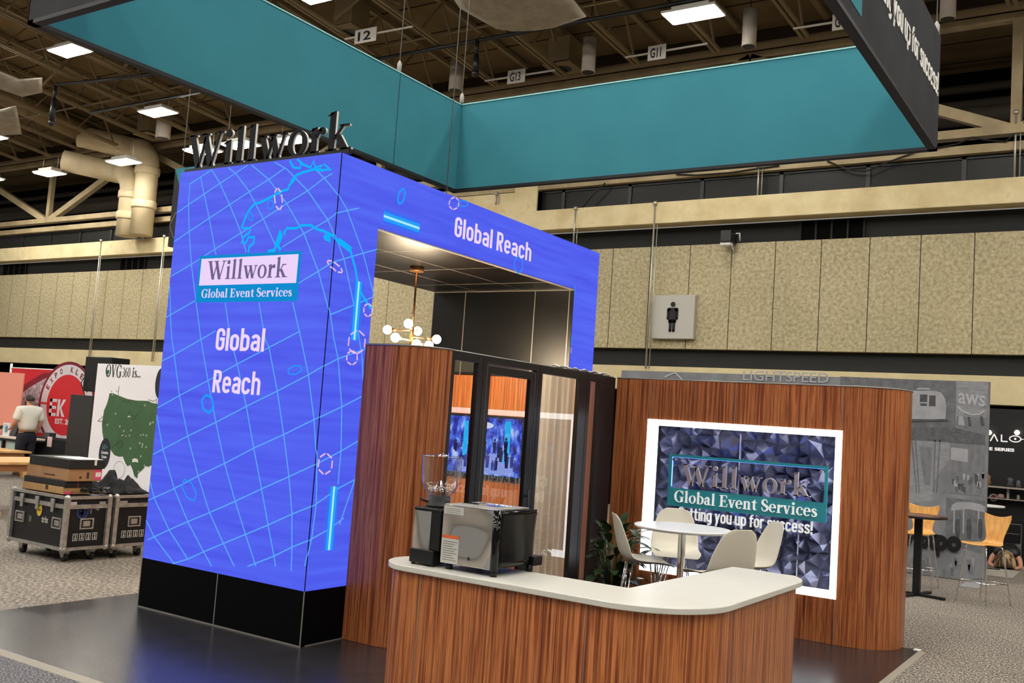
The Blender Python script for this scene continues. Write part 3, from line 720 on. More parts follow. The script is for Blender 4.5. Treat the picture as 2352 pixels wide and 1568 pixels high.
# graphics shown on the screens (thin emitting layers on the panel faces)
TF = facing_front(0.0); TR = facing_right(0.0)
M_cy = emis('led_cyan', S(92,170,250)); M_cy2 = emis('led_cyan_bright', S(20,178,252)); M_pk = emis('led_pink', S(232,190,232)); M_wh = emis('led_white', S(238,214,250))
M_gl1 = emis('led_glow_outer', S(60,110,244)); M_gl2 = emis('led_glow_mid', S(40,160,252)); M_gl3 = emis('led_glow_in', S(170,236,255)); M_cyd = emis('led_cyan_dim', S(72,130,244))
def onscreen(px, py):
    """screen frame and (u,v) for a point of the picture shown across the corner"""
    xe = 697+(787-697)*(1358-py)/(1358-350)
    if px <= xe: q = PY(px, py, 0); return 'F', q.x, q.z
    q = PX(px, py, 0); return 'R', q.y, q.z
def led_line(mb, pts, w, m=0, h=.0015, w0=.001):
    """pts in picture pixels; unfolded coordinate s = X on the front, Y on the side"""
    P = []
    for x, y in pts:
        k, u, v = onscreen(x, y); P.append((min(u, 0) if k == 'F' else max(u, 0), v))
    segs = []; cur = [P[0]]
    for a, c in zip(P, P[1:]):
        if (a[0] < 0) != (c[0] < 0) and abs(a[0]-c[0]) > 1e-6:
            t_ = -a[0]/(c[0]-a[0]); z = a[1]+(c[1]-a[1])*t_
            cur.append((0, z)); segs.append(cur); cur = [(0, z)]
        cur.append(c)
    segs.append(cur)
    for s_ in segs:
        s_ = [s_[0]]+[q for p, q in zip(s_, s_[1:]) if math.dist(p, q) > 1e-4]
        if len(s_) < 2: continue
        T = TF if sum(q[0] for q in s_) < 0 else TR
        for q in brush([(max(min(u, 3.93 if T is TR else -.004), -1.995), min(max(v, ZB+.004), ZT-.004)) for u, v in s_], [w]*len(s_)): mb.prism(q, T, w0, w0+h, m)
K = 620/1800
def r1(*p): return [(280+x*K, 240+y*K) for x, y in p]
def r2(*p): return [(280+x*K, 760+y*K) for x, y in p]
KH = 580/1977
def rh(*p): return [(840+x*KH, 420+y*KH) for x, y in p]
g = MB()
for ln_ in (r1((525,485),(455,530),(445,660),(450,850),(465,1070),(495,1310),(527,1560))+r2((575,330),(628,610),(685,880),(755,1130),(825,1355),(895,1568)),
    r1((525,480),(580,740),(628,1000)), r1((690,1320),(725,1560))+r2((770,220),(830,500),(880,780),(932,1050),(975,1290),(1015,1500),(1025,1568)),
    r1((600,435),(655,525),(725,680),(790,840),(830,985)), r1((915,1320),(955,1560))+r2((982,110),(1037,400),(1080,690),(1115,970),(1135,1220),(1135,1440),(1130,1600)),
    r1((710,420),(760,460),(850,580),(945,765),(1030,950)), r1((1140,1320),(1195,1560))+r2((1245,295),(1282,590),(1300,830),(1295,1150),(1265,1380),(1220,1568)),
    r1((865,402),(980,500),(1100,660),(1215,860),(1310,1110),(1390,1400),(1412,1560))+r2((1440,180),(1465,500),(1460,800),(1440,1020)),
    r1((1020,385),(1100,430),(1240,575),(1375,770),(1480,1030),(1545,1330))+r2((1600,170),(1612,400),(1595,720),(1550,1000),(1450,1290)),
    r1((1290,430),(1350,490),(1500,700),(1610,1000),(1680,1270)), r1((320,1200),(325,1400),(333,1560))+r2((350,160),(385,430),(440,700),(510,970),(585,1210),(680,1420),(750,1568)),
    r2((225,560),(275,790),(350,1050),(440,1270),(545,1470),(600,1568)), r2((180,1000),(215,1110),(315,1325),(440,1520)), r2((155,1260),(215,1370),(350,1560)),
    r1((455,530),(600,435)), r1((372,718),(655,525),(840,404)), r1((352,912),(595,750),(850,582),(985,497),(1090,422)),
    r1((328,1145),(465,1065),(628,960),(790,860),(945,762),(1100,660),(1240,575),(1350,490),(1405,460)), r1((298,1417),(495,1305)), r1((1070,950),(1215,860),(1375,770),(1440,720),(1580,690)),
    r2((270,200),(350,158),(530,55),(625,0)), r1((1180,1190),(1310,1112),(1440,1040),(1610,990),(1700,965)), r2((238,512),(385,430),(575,330),(770,220),(980,110),(1190,0)), r1((1390,1400),(1560,1330),(1680,1280)),
    r2((200,822),(440,700),(628,608),(830,502),(1037,400),(1245,292),(1440,185),(1645,110)), r2((165,1127),(350,1050),(510,965),(690,880),(880,780),(1080,690),(1282,590),(1465,505),(1620,425)),
    r2((172,1392),(315,1325),(440,1270),(585,1210),(755,1135),(932,1052),(1115,970),(1300,885),(1460,800),(1595,720)), r2((340,1560),(440,1520),(545,1472),(680,1415),(825,1355),(975,1293),(1135,1220),(1290,1155),(1440,1050),(1570,980)),
    r2((840,1568),(1015,1500),(1135,1440),(1265,1385),(1380,1320),(1480,1245))):
    led_line(g, ln_, .010, 0)
o = g.build('map_grid', M_cy, arch)
g = MB()
for ln_, w in ((r1((1345,440),(1290,430),(1215,450),(1165,470),(1145,510),(1115,540),(1110,565),(1060,580),(1000,615),(920,655),(890,660),(860,690),(830,740),(815,780),(800,820),(820,825),(860,825),(850,855),(815,880),(800,920),(825,925),(845,885),(885,885),(880,920),(850,950),(845,985)), .022),
    (r1((1120,375),(1145,420),(1190,425),(1195,390),(1170,365),(1210,400),(1260,420),(1280,375),(1290,420),(1340,405),(1310,440),(1395,432),(1350,400)), .02),
    (r1((1085,870),(1085,850),(1100,825),(1165,825),(1200,805),(1260,805),(1300,830),(1350,845),(1410,875),(1430,905),(1480,920),(1520,960),(1535,1020),(1555,1090),(1570,1180),(1590,1250),(1620,1300),(1660,1360)), .022),
    (r1((975,980),(1020,970),(1030,930),(1060,840),(1065,880),(1040,940),(1060,970)), .03), (r1((1350,875),(1385,880),(1390,910),(1360,895),(1350,875)), .028), (r1((1440,905),(1490,940),(1525,970)), .05), (r1((1130,520),(1160,480)), .035)):
    g = MB(); led_line(g, ln_, w, 0, .0018); g.build('map_coastline', M_cy2, arch)
def hexagon(mb, c, rx, ry, rot, m, gap, w, src):
    P = []
    for i in range(6):
        a = PI/6+i*PI/3; x, y = rx*math.cos(a), ry*math.sin(a); P.append((c[0]+x*math.cos(rot)-y*math.sin(rot), c[1]+x*math.sin(rot)+y*math.cos(rot)))
    for i in range(6):
        p, q = P[i], P[(i+1) % 6]
        a = (p[0]+(q[0]-p[0])*gap, p[1]+(q[1]-p[1])*gap); e = (q[0]-(q[0]-p[0])*gap, q[1]-(q[1]-p[1])*gap)
        led_line(mb, src(a, e), w, m, .002)
g = MB()
for c_, rx, ry, rot, src in (((1045,630),28,78,-.1,r1), ((1420,1080),22,66,-.9,r1), ((1565,75),62,84,.1,r2), ((1533,178),40,50,0,r2), ((1355,885),52,74,.1,r2), ((690,160),42,52,.2,rh), ((1685,1325),14,22,0,rh), ((1640,1370),32,46,0,r1)):
    g = MB(); hexagon(g, c_, rx, ry, rot, 0, .14, .012, src); g.build('pink_hexagon', M_pk, arch)
g = MB()
for c_, rx, ry, rot, src in (((992,668),22,32,.1,r1), ((857,745),18,34,-.4,r1), ((573,485),44,66,-.15,r2), ((573,485),36,56,-.15,r2), ((450,1060),40,80,-.45,r2), ((1155,260),52,30,-.3,r2), ((278,105),30,68,.25,rh), ((278,105),24,58,.25,rh), ((1195,640),36,70,0,rh), ((1688,852),18,34,0,rh), ((1783,880),20,40,0,rh), ((1753,1258),32,40,.1,rh), ((1753,1340),22,22,.3,rh), ((765,160),40,26,0,rh)):
    g = MB(); hexagon(g, c_, rx, ry, rot, 0, .02, .011, src); g.build('blue_hexagon', emis('led_hex_blue', S(40,150,250)), arch)
for p_, q_ in ((r1((1580,1180))[0], r2((1548,60))[0]), (r2((1415,1035))[0], r2((1378,1460))[0]), (rh((140,258))[0], rh((420,356))[0])):
    g = MB()
    for i, (w, mi) in enumerate(((.13,0),(.075,1),(.02,2))): led_line(g, [p_, q_], w, mi, .0008+.0006*i, .0012)
    g.build('neon_bar', [M_gl1, M_gl2, M_gl3], arch)
# logo plate and words
g = MB()
g.prism([(-1.614,3.152),(-1.614,2.735),(-.357,2.735),(-.357,3.152)], TF, .001, .004, 0); g.prism([(-1.585,3.125),(-1.585,2.885),(-.385,2.885),(-.385,3.125)], TF, .0045, .006, 1)
serif(g, 'Willwork', TF, -1.49, 2.935, .99, .165, .002, 2, None, .0065)
serif(g, 'Global Event Services', TF, -1.54, 2.775, 1.12, .075, .002, 1, None, .0065)
g.build('logo_plate', [emis('led_teal', S(16,140,206)), emis('led_lilac', S(236,212,250)), emis('led_grey', S(112,98,140))], arch)
g = MB()
din(g, 'Global', TF, -1.294, 2.312, .60, .195, .002, 0, .003); g.build('screen_words', M_wh, arch)
g = MB(); din(g, 'Reach', TF, -1.282, 1.948, .585, .195, .002, 0, .003); g.build('screen_words', M_wh, arch)
g = MB(); din(g, 'Global Reach', TR, 1.578, 3.575, 1.37, .19, .002, 0, .003, .09); g.build('screen_words', M_wh, arch)

# ---- letters standing on the tower
ls = thing('letter_sign', 'dark serif letters spelling Willwork standing on top of the blue tower', 'sign', (-.98, .05, ZT))
M_ldark = mat('letter_dark', S(42,40,44), .6, 0, .2); M_lside = mat('letter_side', S(240,238,230), .5)
T = facing_front(.05); gl, tot = serif_polys('Willwork'); sx_ = 2.03/tot; cap = .315
for i, gph in enumerate(gl):
    b = MB()
    for p in gph: b.prism([(-1.99+x*sx_, 3.985+y*cap) for x, y in p], T, -.022, .0, 1, 1)
    for p in gph: b.prism([(-1.99+x*sx_, 3.985+y*cap) for x, y in p], T, .0, .012, 0, 0)
    b.build('letter', [M_ldark, M_lside], ls)
b = MB(); b.box(-2.0, .04, 3.95, .03, .08, 3.985); b.build('base_rail', M_black, ls)

# ---- hanging square sign
SX0, SX1, SY0, SY1, SZ0, SZ1 = -2.675, 3.61, -1.2, 5.04, 5.0, 6.235
M_teal = noise_mat('teal_fabric', [(.3, S(57,122,136)), (.7, S(61,129,142))], 1.2, 3, .85, spec=.15)
M_sgrey = noise_mat('sign_grey_fabric', [(.3, S(54,54,57)), (.7, S(62,62,65))], 2, 3, .9, spec=.1)
M_sedge = mat('sign_edge', S(20,20,26), .6)
hs = thing('hanging_sign', 'large square hanging sign, teal inside and dark grey outside, above the booth', 'sign', (.48, 1.9, SZ0))
b = MB(); e = .07
def panel(p0, p1, nm, mat_, off):
    b = MB(); (x0, y0), (x1, y1) = p0, p1
    b.box(min(x0,x1), min(y0,y1), SZ0+.035, max(x0,x1), max(y0,y1), SZ1-.004); b.build(nm, mat_, hs)
# inner faces
panel((SX0+e, SY0+e), (SX0+e+.01, SY1-e), 'inner_panel', M_teal, 0); panel((SX0+e, SY1-e-.01), (SX1-e, SY1-e), 'inner_panel', M_teal, 0)
panel((SX1-e-.01, SY0+e), (SX1-e, SY1-e), 'inner_panel', M_teal, 0); panel((SX0+e, SY0+e), (SX1-e, SY0+e+.01), 'inner_panel', M_teal, 0)
for p0, p1 in (((SX0, SY0), (SX0+.01, SY1)), ((SX0, SY1-.01), (SX1, SY1)), ((SX1-.01, SY0), (SX1, SY1)), ((SX0, SY0), (SX1, SY0+.01))): panel(p0, p1, 'outer_panel', M_sgrey, 0)
b = MB()
b.box(SX0, SY0, SZ0, SX0+e+.012, SY1, SZ0+.035); b.box(SX1-e-.012, SY0, SZ0, SX1, SY1, SZ0+.035); b.box(SX0, SY1-e-.012, SZ0, SX1, SY1, SZ0+.035); b.box(SX0, SY0, SZ0, SX1, SY0+e+.012, SZ0+.035)
b.build('bottom_edge', M_sedge, hs)
b = MB()
for a_ in ((SX0+e, SY0, SX0+e+.02, SY1), (SX0, SY1-e-.02, SX1, SY1-e), (SX1-.03, SY0, SX1-.01, SY1), (SX0, SY0+.01, SX1, SY0+.03)): b.box(a_[0], a_[1], SZ1-.012, a_[2], a_[3], SZ1+.004)
b.build('top_edge', mat('teal_edge', S(150,206,206), .6), hs)
b = MB(); b.box(SX0+e+.0105, 3.62, SZ0+.03, SX0+e+.012, 3.635, SZ1); b.build('fabric_seam', mat('teal_seam', S(24,70,80), .8), hs)
b = MB(); TS = facing_right(SX1)
qe = PX(2153, 219, SX1); qs = PX(2047, 40, SX1); wtot = (qe.y-qs.y)/.695*.95; din(b, 'Getting you up for success!', TS, SY1-.10-wtot, 5.555, wtot, .25, .006, 0, .002); b.build('slogan', mat('white_print', S(236,234,230), .6), hs)
pe = PX(1978, 40, SX1); b = MB(); b.prism([(-.8,pe.z),(pe.y,pe.z),(pe.y,pe.z+.62),(-.8,pe.z+.62)], TS, .001, .004, 0); b.build('teal_patch', M_teal, hs)
b = MB(); b.prism([(-2.42,5.22),(2.4,5.22),(2.4,6.0),(-2.42,6.0)], facing_front(SY0), .001, .004, 0); b.build('teal_patch', M_teal, hs)
for (cx_, cy_), lb in (((SX0+.09, SY1-.09), 'thin wire from the roof to the far corner of the hanging sign'), ((SX0+.05, 3.63), 'thin wire from the roof to the long side of the hanging sign'),
                       ((SX1-.04, SY1-.04), 'thin wire above the right far corner of the hanging sign')):
    b = MB(); b.tube([(cx_, cy_, SZ1), (cx_, cy_, zr(cy_, 11.4))], .006, 5); b.lathe([(.015,0),(.03,.03),(.03,.12),(.01,.16)], (cx_, cy_, SZ1), 8)
    tag(b.build('suspension_wire', mat('wire', S(150,146,140), .5, .3), loc=(cx_, cy_, SZ1)), lb, 'wire', 'suspension wires')
p = PZ(1040, 380, 5.0); 
b = MB(); b.tube([PX(1030, 460, 0.0)+Vector((-.03,0,-.01)), PX(1030,460,0.0)+Vector((-.03,0,7.6))], .005, 5)
tag(b.build('suspension_wire', mat('wire', S(150,146,140), .5, .3), loc=PX(1030,460,0.0)), 'thin wire rising from the top of the blue header past the sign corner', 'wire', 'suspension wires')

# ---- second hanging sign seen past the tower's left edge
y_ = 3.0; a = PY(385, 566, y_); q = PY(402, 388, y_)
t = thing('hanging_banner', 'dark grey hanging panel with teal corner behind the left edge of the blue tower', 'sign', (a.x+.4, y_, a.z))
b = MB(); b.box(a.x, y_, a.z, a.x+1.1, y_+.08, q.z); b.build('panel', M_sgrey, t)
T = facing_front(y_); b = MB(); b.prism([(a.x, q.z),(a.x+.5, q.z),(a.x+.5, q.z-.95)], T, .001, .004, 0); b.build('teal_corner', M_teal, t)
b = MB(); hx = [(a.x+.2+.2*math.cos(i*PI/3), a.z+.3+.2*math.sin(i*PI/3)) for i in range(7)]; strip2(b, hx, T, .012); b.build('hexagon_print', mat('hex_grey', S(120,116,112), .6), t)
b = MB()
for dx in (.1, 1.0): b.tube([(a.x+dx, y_+.04, q.z), (a.x+dx, y_+.04, zr(y_, 11.4))], .006, 5)
b.build('wires', mat('wire', S(150,146,140), .5, .3), t)

# ---- chandelier
M_brass = mat('brass', S(176,128,84), .3, .9)
M_bulb = emis('bulb', (1.0, .80, .52, 1), 22.0)
cx_, cy_ = -.968, 2.263
t = thing('pendant_chandelier', 'brass sputnik chandelier with glowing globe bulbs under the black arch ceiling', 'chandelier', (cx_, cy_, ZS-.75))
b = MB(); b.lathe([(.075,ZS-.05),(.075,ZS-.004)], (cx_,cy_,0), 24); b.build('canopy', M_brass, t)
b = MB(); b.tube([(cx_,cy_,ZS-.05),(cx_,cy_,2.56)], .009, 8); b.lathe([(.02,2.58),(.02,2.78)], (cx_,cy_,0), 12); b.build('rod', M_brass, t)
rx_ = Vector((rgt[0], rgt[1], 0)).normalized(); fx_ = Vector((fwd[0], fwd[1], 0)).normalized()
for px, py, dep in ((938,743,-.1), (890,757,.12), (908,775,-.25), (959,760,.3), (1003,779,.1), (957,790,-.3), (985,793,-.12)):
    base = Vector((cx_, cy_, 0)); d = ray(px, py); n_ = np.array((fx_.x, fx_.y, 0)); t_ = ((np.array((cx_, cy_, 0))-CAM)@n_+dep)/(d@n_); g_ = Vector(CAM+d*t_)
    hub = Vector((cx_, cy_, min(max(g_.z, 2.6), 2.76))); dr = (g_-hub).normalized()
    arm = MB(); arm.tube([hub, g_-dr*.05], .007, 6); arm.tube([g_-dr*.1, g_-dr*.04], [.014, .02], 10); ao = arm.build('arm', M_brass, t)
    gl_ = MB(); gl_.ball(g_, .048, 16); gl_.build('globe', M_bulb, ao)

for dx, dy in ((0, 0),):
    ld = bpy.data.lights.new('chandelier_glow', 'POINT'); ld.energy = 200; ld.color = (1, .78, .52); ld.shadow_soft_size = .16
    lo = bpy.data.objects.new('chandelier_glow', ld); COL.objects.link(lo); lo.location = (0, 0, -.05); lo.parent = t

# ---- wooden booth walls
WH = 2.43
M_wood = wood_mat('zebrano', S(80,34,16), S(146,76,41), S(198,124,74))
M_wood_lit = wood_mat('zebrano_lit', S(150,74,32), S(196,106,52), S(226,146,84))  # same zebrano, brighter: chandelier light painted into the colour
M_cap = mat('wall_cap', S(60,50,46), .5)
def arcpts(cx, cy, r, a0, a1, n=12): return [(cx+r*math.cos(math.radians(a0+(a1-a0)*i/n)), cy+r*math.sin(math.radians(a0+(a1-a0)*i/n))) for i in range(n+1)]
def offset_path(path, d):
    out = []; n = len(path)
    for i in range(n):
        a = Vector(path[max(i-1,0)]); c = Vector(path[min(i+1,n-1)]); t_ = (c-a).normalized(); out.append((path[i][0]-t_.y*d, path[i][1]+t_.x*d))
    return out
def solid_wall(path, th, z0, z1, name, m_out, parent, u0=0):
    inner = offset_path(path, th); b = MB()
    b.wall(path, z0, z1, 0, False, True, u0); b.wall(inner[::-1], z0, z1, 0, False, True)
    b.wall([path[-1], inner[-1]], z0, z1, 1); b.wall([inner[0], path[0]], z0, z1, 1)
    for i in range(len(path)-1): b.poly([(*path[i], z1), (*path[i+1], z1), (*inner[i+1], z1), (*inner[i], z1)], 1)
    return b.build(name, [m_out, M_cap], parent)
t = thing('curved_wood_wall', 'curved zebra-grain wood wall between the blue tower and the glass partition', 'wall panel', (.3, .6, .018))
pl = [(.004, .47)]+arcpts(.30, .82, .35, -90, 0)
solid_wall(pl, .05, .02, WH, 'wood_panel', M_wood, t)
b = MB(); b.tube([(*p, WH+.004) for p in pl], .008, 6); b.build('cap_strip', M_seam, t)

# right wall with niche
YN = 3.83
wr = thing('wood_niche_wall', 'zebra-grain wood wall with a rounded right end and a glowing framed niche', 'wall panel', (2.1, 3.9, .018))
nx0, nx1, nz0, nz1 = 1.05, 3.07, .435, 2.01
b = MB(); D = .05
def face(x0, x1, z0, z1): b.wall([(x0, YN), (x1, YN)], z0, z1)
face(.66, nx0, .02, WH); face(nx0, nx1, nz1, WH); face(nx0, nx1, .02, nz0)
b.uv = {k: [(u+.7*0, v) for u, v in vv] for k, vv in b.uv.items()}
pl = [(nx1, YN)]+[(3.15, YN)]+arcpts(3.16, YN+.42, .42, -88, 0, 12)+arcpts(3.16, YN+.5, .42, 0, 80, 8)
b.wall(pl, .02, WH, 0, False, True, nx1-.66)
# world-X based u so the grain runs on across the pieces
for k, vv in list(b.uv.items()):
    f = b.f[k]
    if all(abs(b.v[i][1]-YN) < 1e-6 for i in f): b.uv[k] = [(b.v[i][0], b.v[i][2]) for i in f]
    else: b.uv[k] = [(u+.66, v) for u, v in vv]
b.poly([(.66,YN,WH),(3.15,YN,WH),(3.15,YN+.3,WH),(.66,YN+.3,WH)], 1); b.poly([(*p, WH) for p in pl[1:]]+[(3.15, YN+.9, WH)], 1)
b.poly([(.66,YN+.42,.02),(3.2,YN+.42,.02),(3.2,YN+.42,WH),(.66,YN+.42,WH)], 1)
b.build('wood_panel', [M_wood, M_cap], wr)
b = MB(); b.tube([(.66,YN,WH+.004)]+[(*p, WH+.004) for p in pl[1:]], .008, 6); b.build('cap_strip', M_seam, wr)
b = MB()
for x in (1.07, 2.0, 3.06): b.box(x-.003, YN-.003, nz1+.01, x+.003, YN+.01, WH)
for x in (3.06,): b.box(x-.003, YN-.003, .02, x+.003, YN+.01, nz0)
b.build('panel_joints', M_seam, wr)
M_niche = emis('niche_light', (.93, .95, 1.0, 1), NICHE_LIGHT)
b = MB(); fw = .062
b.box(nx0, YN-.008, nz1-fw, nx1, YN+.11, nz1); b.box(nx0, YN-.008, nz0, nx1, YN+.11, nz0+fw)
b.box(nx0, YN-.008, nz0+fw, nx0+fw+.015, YN+.11, nz1-fw); b.box(nx1-fw, YN-.008, nz0+fw, nx1, YN+.11, nz1-fw)
b.build('light_frame', M_niche, wr)
b = MB(); yb_ = YN+.30
b.poly([(nx0+.02,YN,nz0),(nx0+.02,YN,nz1),(nx0+.02,yb_+.05,nz1),(nx0+.02,yb_+.05,nz0)]); b.poly([(nx1-.02,YN,nz0),(nx1-.02,yb_+.05,nz0),(nx1-.02,yb_+.05,nz1),(nx1-.02,YN,nz1)])
b.poly([(nx0,YN,nz1-.02),(nx1,YN,nz1-.02),(nx1,yb_+.05,nz1-.02),(nx0,yb_+.05,nz1-.02)]); b.poly([(nx0,YN,nz0+.02),(nx0,yb_+.05,nz0+.02),(nx1,yb_+.05,nz0+.02),(nx1,YN,nz0+.02)])
b.build('niche_lining', mat('niche_grey', S(92,92,104), .5), wr)
# faceted back panel
rnd = random.Random(3); nx_, nz_ = 17, 13; pts = {}
for j in range(nz_+1):
    for i in range(nx_+1):
        x = nx0+.02+(nx1-nx0-.04)*i/nx_; z = nz0+.02+(nz1-nz0-.04)*j/nz_
        if 0 < i < nx_: x += rnd.uniform(-.035, .035)
        if 0 < j < nz_: z += rnd.uniform(-.035, .035)
        pts[i, j] = (x, yb_-rnd.choice((0, 0, .03, .07)), z)
b = MB()
for j in range(nz_):
    for i in range(nx_):
        q4 = [pts[i,j], pts[i+1,j], pts[i+1,j+1], pts[i,j+1]]
        c_ = [sum(p[k] for p in q4)/4+rnd.uniform(-.02, .02)*(k != 1) for k in range(3)]; c_[1] = yb_-rnd.uniform(.04, .15)
        b.add(q4+[tuple(c_)], [(0,1,4),(1,2,4),(2,3,4),(3,0,4)])
b.build('facet_panel', mat('facet_grey', S(118,120,142), .27, .75, .6), wr)
b = MB(); b.box(1.985, yb_-.07, nz0, 1.993, yb_-.03, nz1); b.box(2.62, yb_-.07, nz0, 2.626, yb_-.04, nz1-.9); b.build('facet_joint', mat('joint_light', S(206,206,220), .4), wr)
# sign in the niche
t = thing('niche_sign', 'teal framed sign reading Willwork Global Event Services in front of the faceted panel', 'sign', (2.13, 3.9, 1.14))
T = facing_front(3.86); M_ac = mat('acrylic_teal', S(44,138,152), .25)
sx0, sx1, sz0, sz1 = 1.309, 2.945, 1.13, 1.662
b = MB()
b.prism(rc(sx0, sz0, sx1, sz0+.185), T, 0, .012); b.prism(rc(sx0, sz1-.028, sx1, sz1), T, 0, .012); b.prism(rc(sx0, sz0+.185, sx0+.03, sz1-.028), T, 0, .012); b.prism(rc(sx1-.03, sz0+.185, sx1, sz1-.028), T, 0, .012)
b.build('teal_frame', M_ac, t)
b = MB(); serif(b, 'Willwork', T, 1.46, 1.355, 1.33, .215, .025, 0, 1, .012); b.build('raised_name', [mat('letter_mauve', S(150,138,150), .4), M_lside], t)
b = MB(); serif(b, 'Global Event Services', T, 1.39, 1.175, 1.47, .115, .012, 0, None, .0125); b.build('tag_line', mat('white_letters', S(240,240,238), .5, 0, .5, (1,1,1,1), .25), t)
b = MB()
for x in (sx0+.06, sx1-.06):
    b.lathe([(.016,0),(.016,.03)], (x, 3.86, sz1-.055), 14, 0, Matrix.Rotation(PI/2, 3, 'X'))
    for z in (sz1-.055, sz0+.05): b.tube([(x, 3.86, z), (x, 4.05, z)], .008, 8)
b.build('standoffs', M_chrome, t)
b = MB()   # blue strip light on the back of the plate
b.box(sx0+.03, 3.875, sz1-.03, sx1-.03, 3.885, sz1-.01); b.box(sx0+.02, 3.875, sz0+.2, sx0+.03, 3.885, sz1-.03); b.box(sx1-.03, 3.875, sz0+.2, sx1-.02, 3.885, sz1-.03); b.box(sx0+.03, 3.875, sz0+.01, sx1-.03, 3.885, sz0+.03)
b.build('back_light', emis('sign_backlight', (.10, .22, 1.0, 1), 5.0), t)
t = thing('slogan_letters', 'white letters reading Getting you up for success under the teal sign', 'sign', (2.13, 3.92, .98)); b = MB(); T = facing_front(3.87)
din(b, 'Getting you up for success!', T, 1.44, 1.005, 1.375, .125, .015, 0, 0); b.build('lettering', mat('white_letters', S(240,240,238), .5), t)
b = MB()
for i in range(6): b.tube([(1.5+i*.24, 3.87, 1.05), (1.5+i*.24, 4.06, 1.05)], .004, 5)
b.build('pins', M_chrome, t)
# back of the meeting room: wood wall, lamplight in its colours, in front of the far leg, with a screen
t = thing('meeting_room_wall', 'orange wood wall, lamplight painted into its colour, seen through the glass partition', 'wall panel', (-.7, 3.86, .018))
b = MB(); b.wall([(-1.97, 3.84), (.56, 3.84)], .02, 2.40); b.wall([(.56, 3.885), (-1.97, 3.885)], .02, 2.40); b.poly([(-1.97,3.84,2.4),(.56,3.84,2.4),(.56,3.885,2.4),(-1.97,3.885,2.4)], 0); b.build('wood_panel', M_wood_lit, t)
t = thing('wall_screen', 'screen showing a blue crowd scene, seen through the glass', 'screen', (-1.02, 3.82, 1.27))
b = MB(); b.box(-1.58, 3.79, 1.22, -.46, 3.84, 1.94); b.build('bezel', M_black, t)
M_tv = mat('tv_picture', (0,0,0,1), .3, 0, .4, S(90,120,240), 1.0); nt = NT(M_tv); tc = nt.add('ShaderNodeTexCoord')
vo = nt.add('ShaderNodeTexNoise'); vo.inputs['Scale'].default_value = 9; vo.inputs['Detail'].default_value = 6; mp = nt.add('ShaderNodeMapping'); mp.inputs['Scale'].default_value = (1.6, 1, .8); nt.link(tc.outputs['Object'], mp.inputs[0]); nt.link(mp.outputs[0], vo.inputs[0])
nt.link(ramp(nt, vo.outputs[0], [(.32, S(20,20,60)), (.45, S(50,60,190)), (.56, S(90,130,250)), (.66, S(190,210,255))]), nt.b.inputs['Emission Color'])
b = MB(); b.box(-1.55, 3.786, 1.25, -.49, 3.79, 1.91); b.build('picture', M_tv, t)
b = MB(); T = facing_front(3.786)
for i in range(26):
    x = rnd.uniform(-1.5, -.54); z = rnd.uniform(1.3, 1.55); hh = rnd.uniform(.1, .2); w_ = hh*.22
    b.prism([(x-w_*.5, z),(x+w_*.5, z),(x+w_*.7, z+hh*.75),(x-w_*.7, z+hh*.75)], T, .001, .002, i % 2); b.prism(circ(x, z+hh*.87, w_*.4, hh*.12, 8), T, .001, .002, i % 2)
b.prism(rc(-1.35,1.262,-.56,1.40), T, .0003, .0008, 4); b.prism(rc(-1.15,1.40,-.6,1.50), T, .0003, .0008, 4); b.prism(rc(-.72,1.4,-.64,1.88), T, .001, .0015, 2); b.prism(rc(-1.3,1.45,-1.24,1.86), T, .001, .0015, 2); b.prism(circ(-1.02,1.82,.14,.04,16), T, .001, .0015, 3)
b.build('picture_figures', [emis('tv_dark', S(26,26,70)), emis('tv_mid', S(60,70,150)), emis('tv_cyan', S(40,190,255)), emis('tv_white', S(220,230,255)), emis('tv_pale', S(150,166,244))], t)

# ---- glass partition
XG = .65
gp = thing('glass_partition', 'black framed glass partition with a door, left of the wood niche wall', 'partition', (XG, 2.3, .018))
M_frame = mat('frame_black', S(24,24,28), .35); M_glass = bpy.data.materials.new('pane_glass'); M_glass.use_nodes = True
nt = NT(M_glass); nt.n.remove(nt.b)
gls = nt.add('ShaderNodeBsdfGlossy'); gls.inputs['Roughness'].default_value = .0; gls.inputs['Color'].default_value = (1,1,1,1)
tra = nt.add('ShaderNodeBsdfTransparent'); tra.inputs['Color'].default_value = (.88,.9,.9,1); fre = nt.add('ShaderNodeFresnel'); fre.inputs['IOR'].default_value = 1.95; mxs = nt.add('ShaderNodeMixShader')
nt.link(fre.outputs[0], mxs.inputs[0]); nt.link(tra.outputs[0], mxs.inputs[1]); nt.link(gls.outputs[0], mxs.inputs[2]); nt.link(mxs.outputs[0], nt.n['Material Output'].inputs[0])
def post(y0, y1, nm='post', z0=.02, z1=WH, x0=-.05, x1=.0):
    b = MB(); b.box(XG+x0, y0, z0, XG+x1, y1, z1); return b.build(nm, M_frame, gp, bevel=.003)
for y0, y1 in ((.823,.868),(1.205,1.283),(1.287,1.345),(2.17,2.222),(2.226,2.285),(3.02,3.182),(3.186,3.25),(3.445,3.81)): post(y0, y1)
for y0, y1 in ((.868,1.205),(2.285,3.02),(3.25,3.445)): post(y0, y1, 'rail', WH-.075, WH); post(y0, y1, 'rail', .02, .1)
post(1.345, 2.17, 'rail', WH-.06, WH)
for y0, y1, z0, z1 in ((.868,1.205,.1,WH-.075),(2.285,3.02,.1,WH-.075),(3.25,3.445,.1,WH-.075)):
    b = MB(); b.poly([(XG-.025,y0,z0),(XG-.025,y1,z0),(XG-.025,y1,z1),(XG-.025,y0,z1)]); b.build('pane', M_glass, gp)
dr_ = MB(); dz = WH-.075
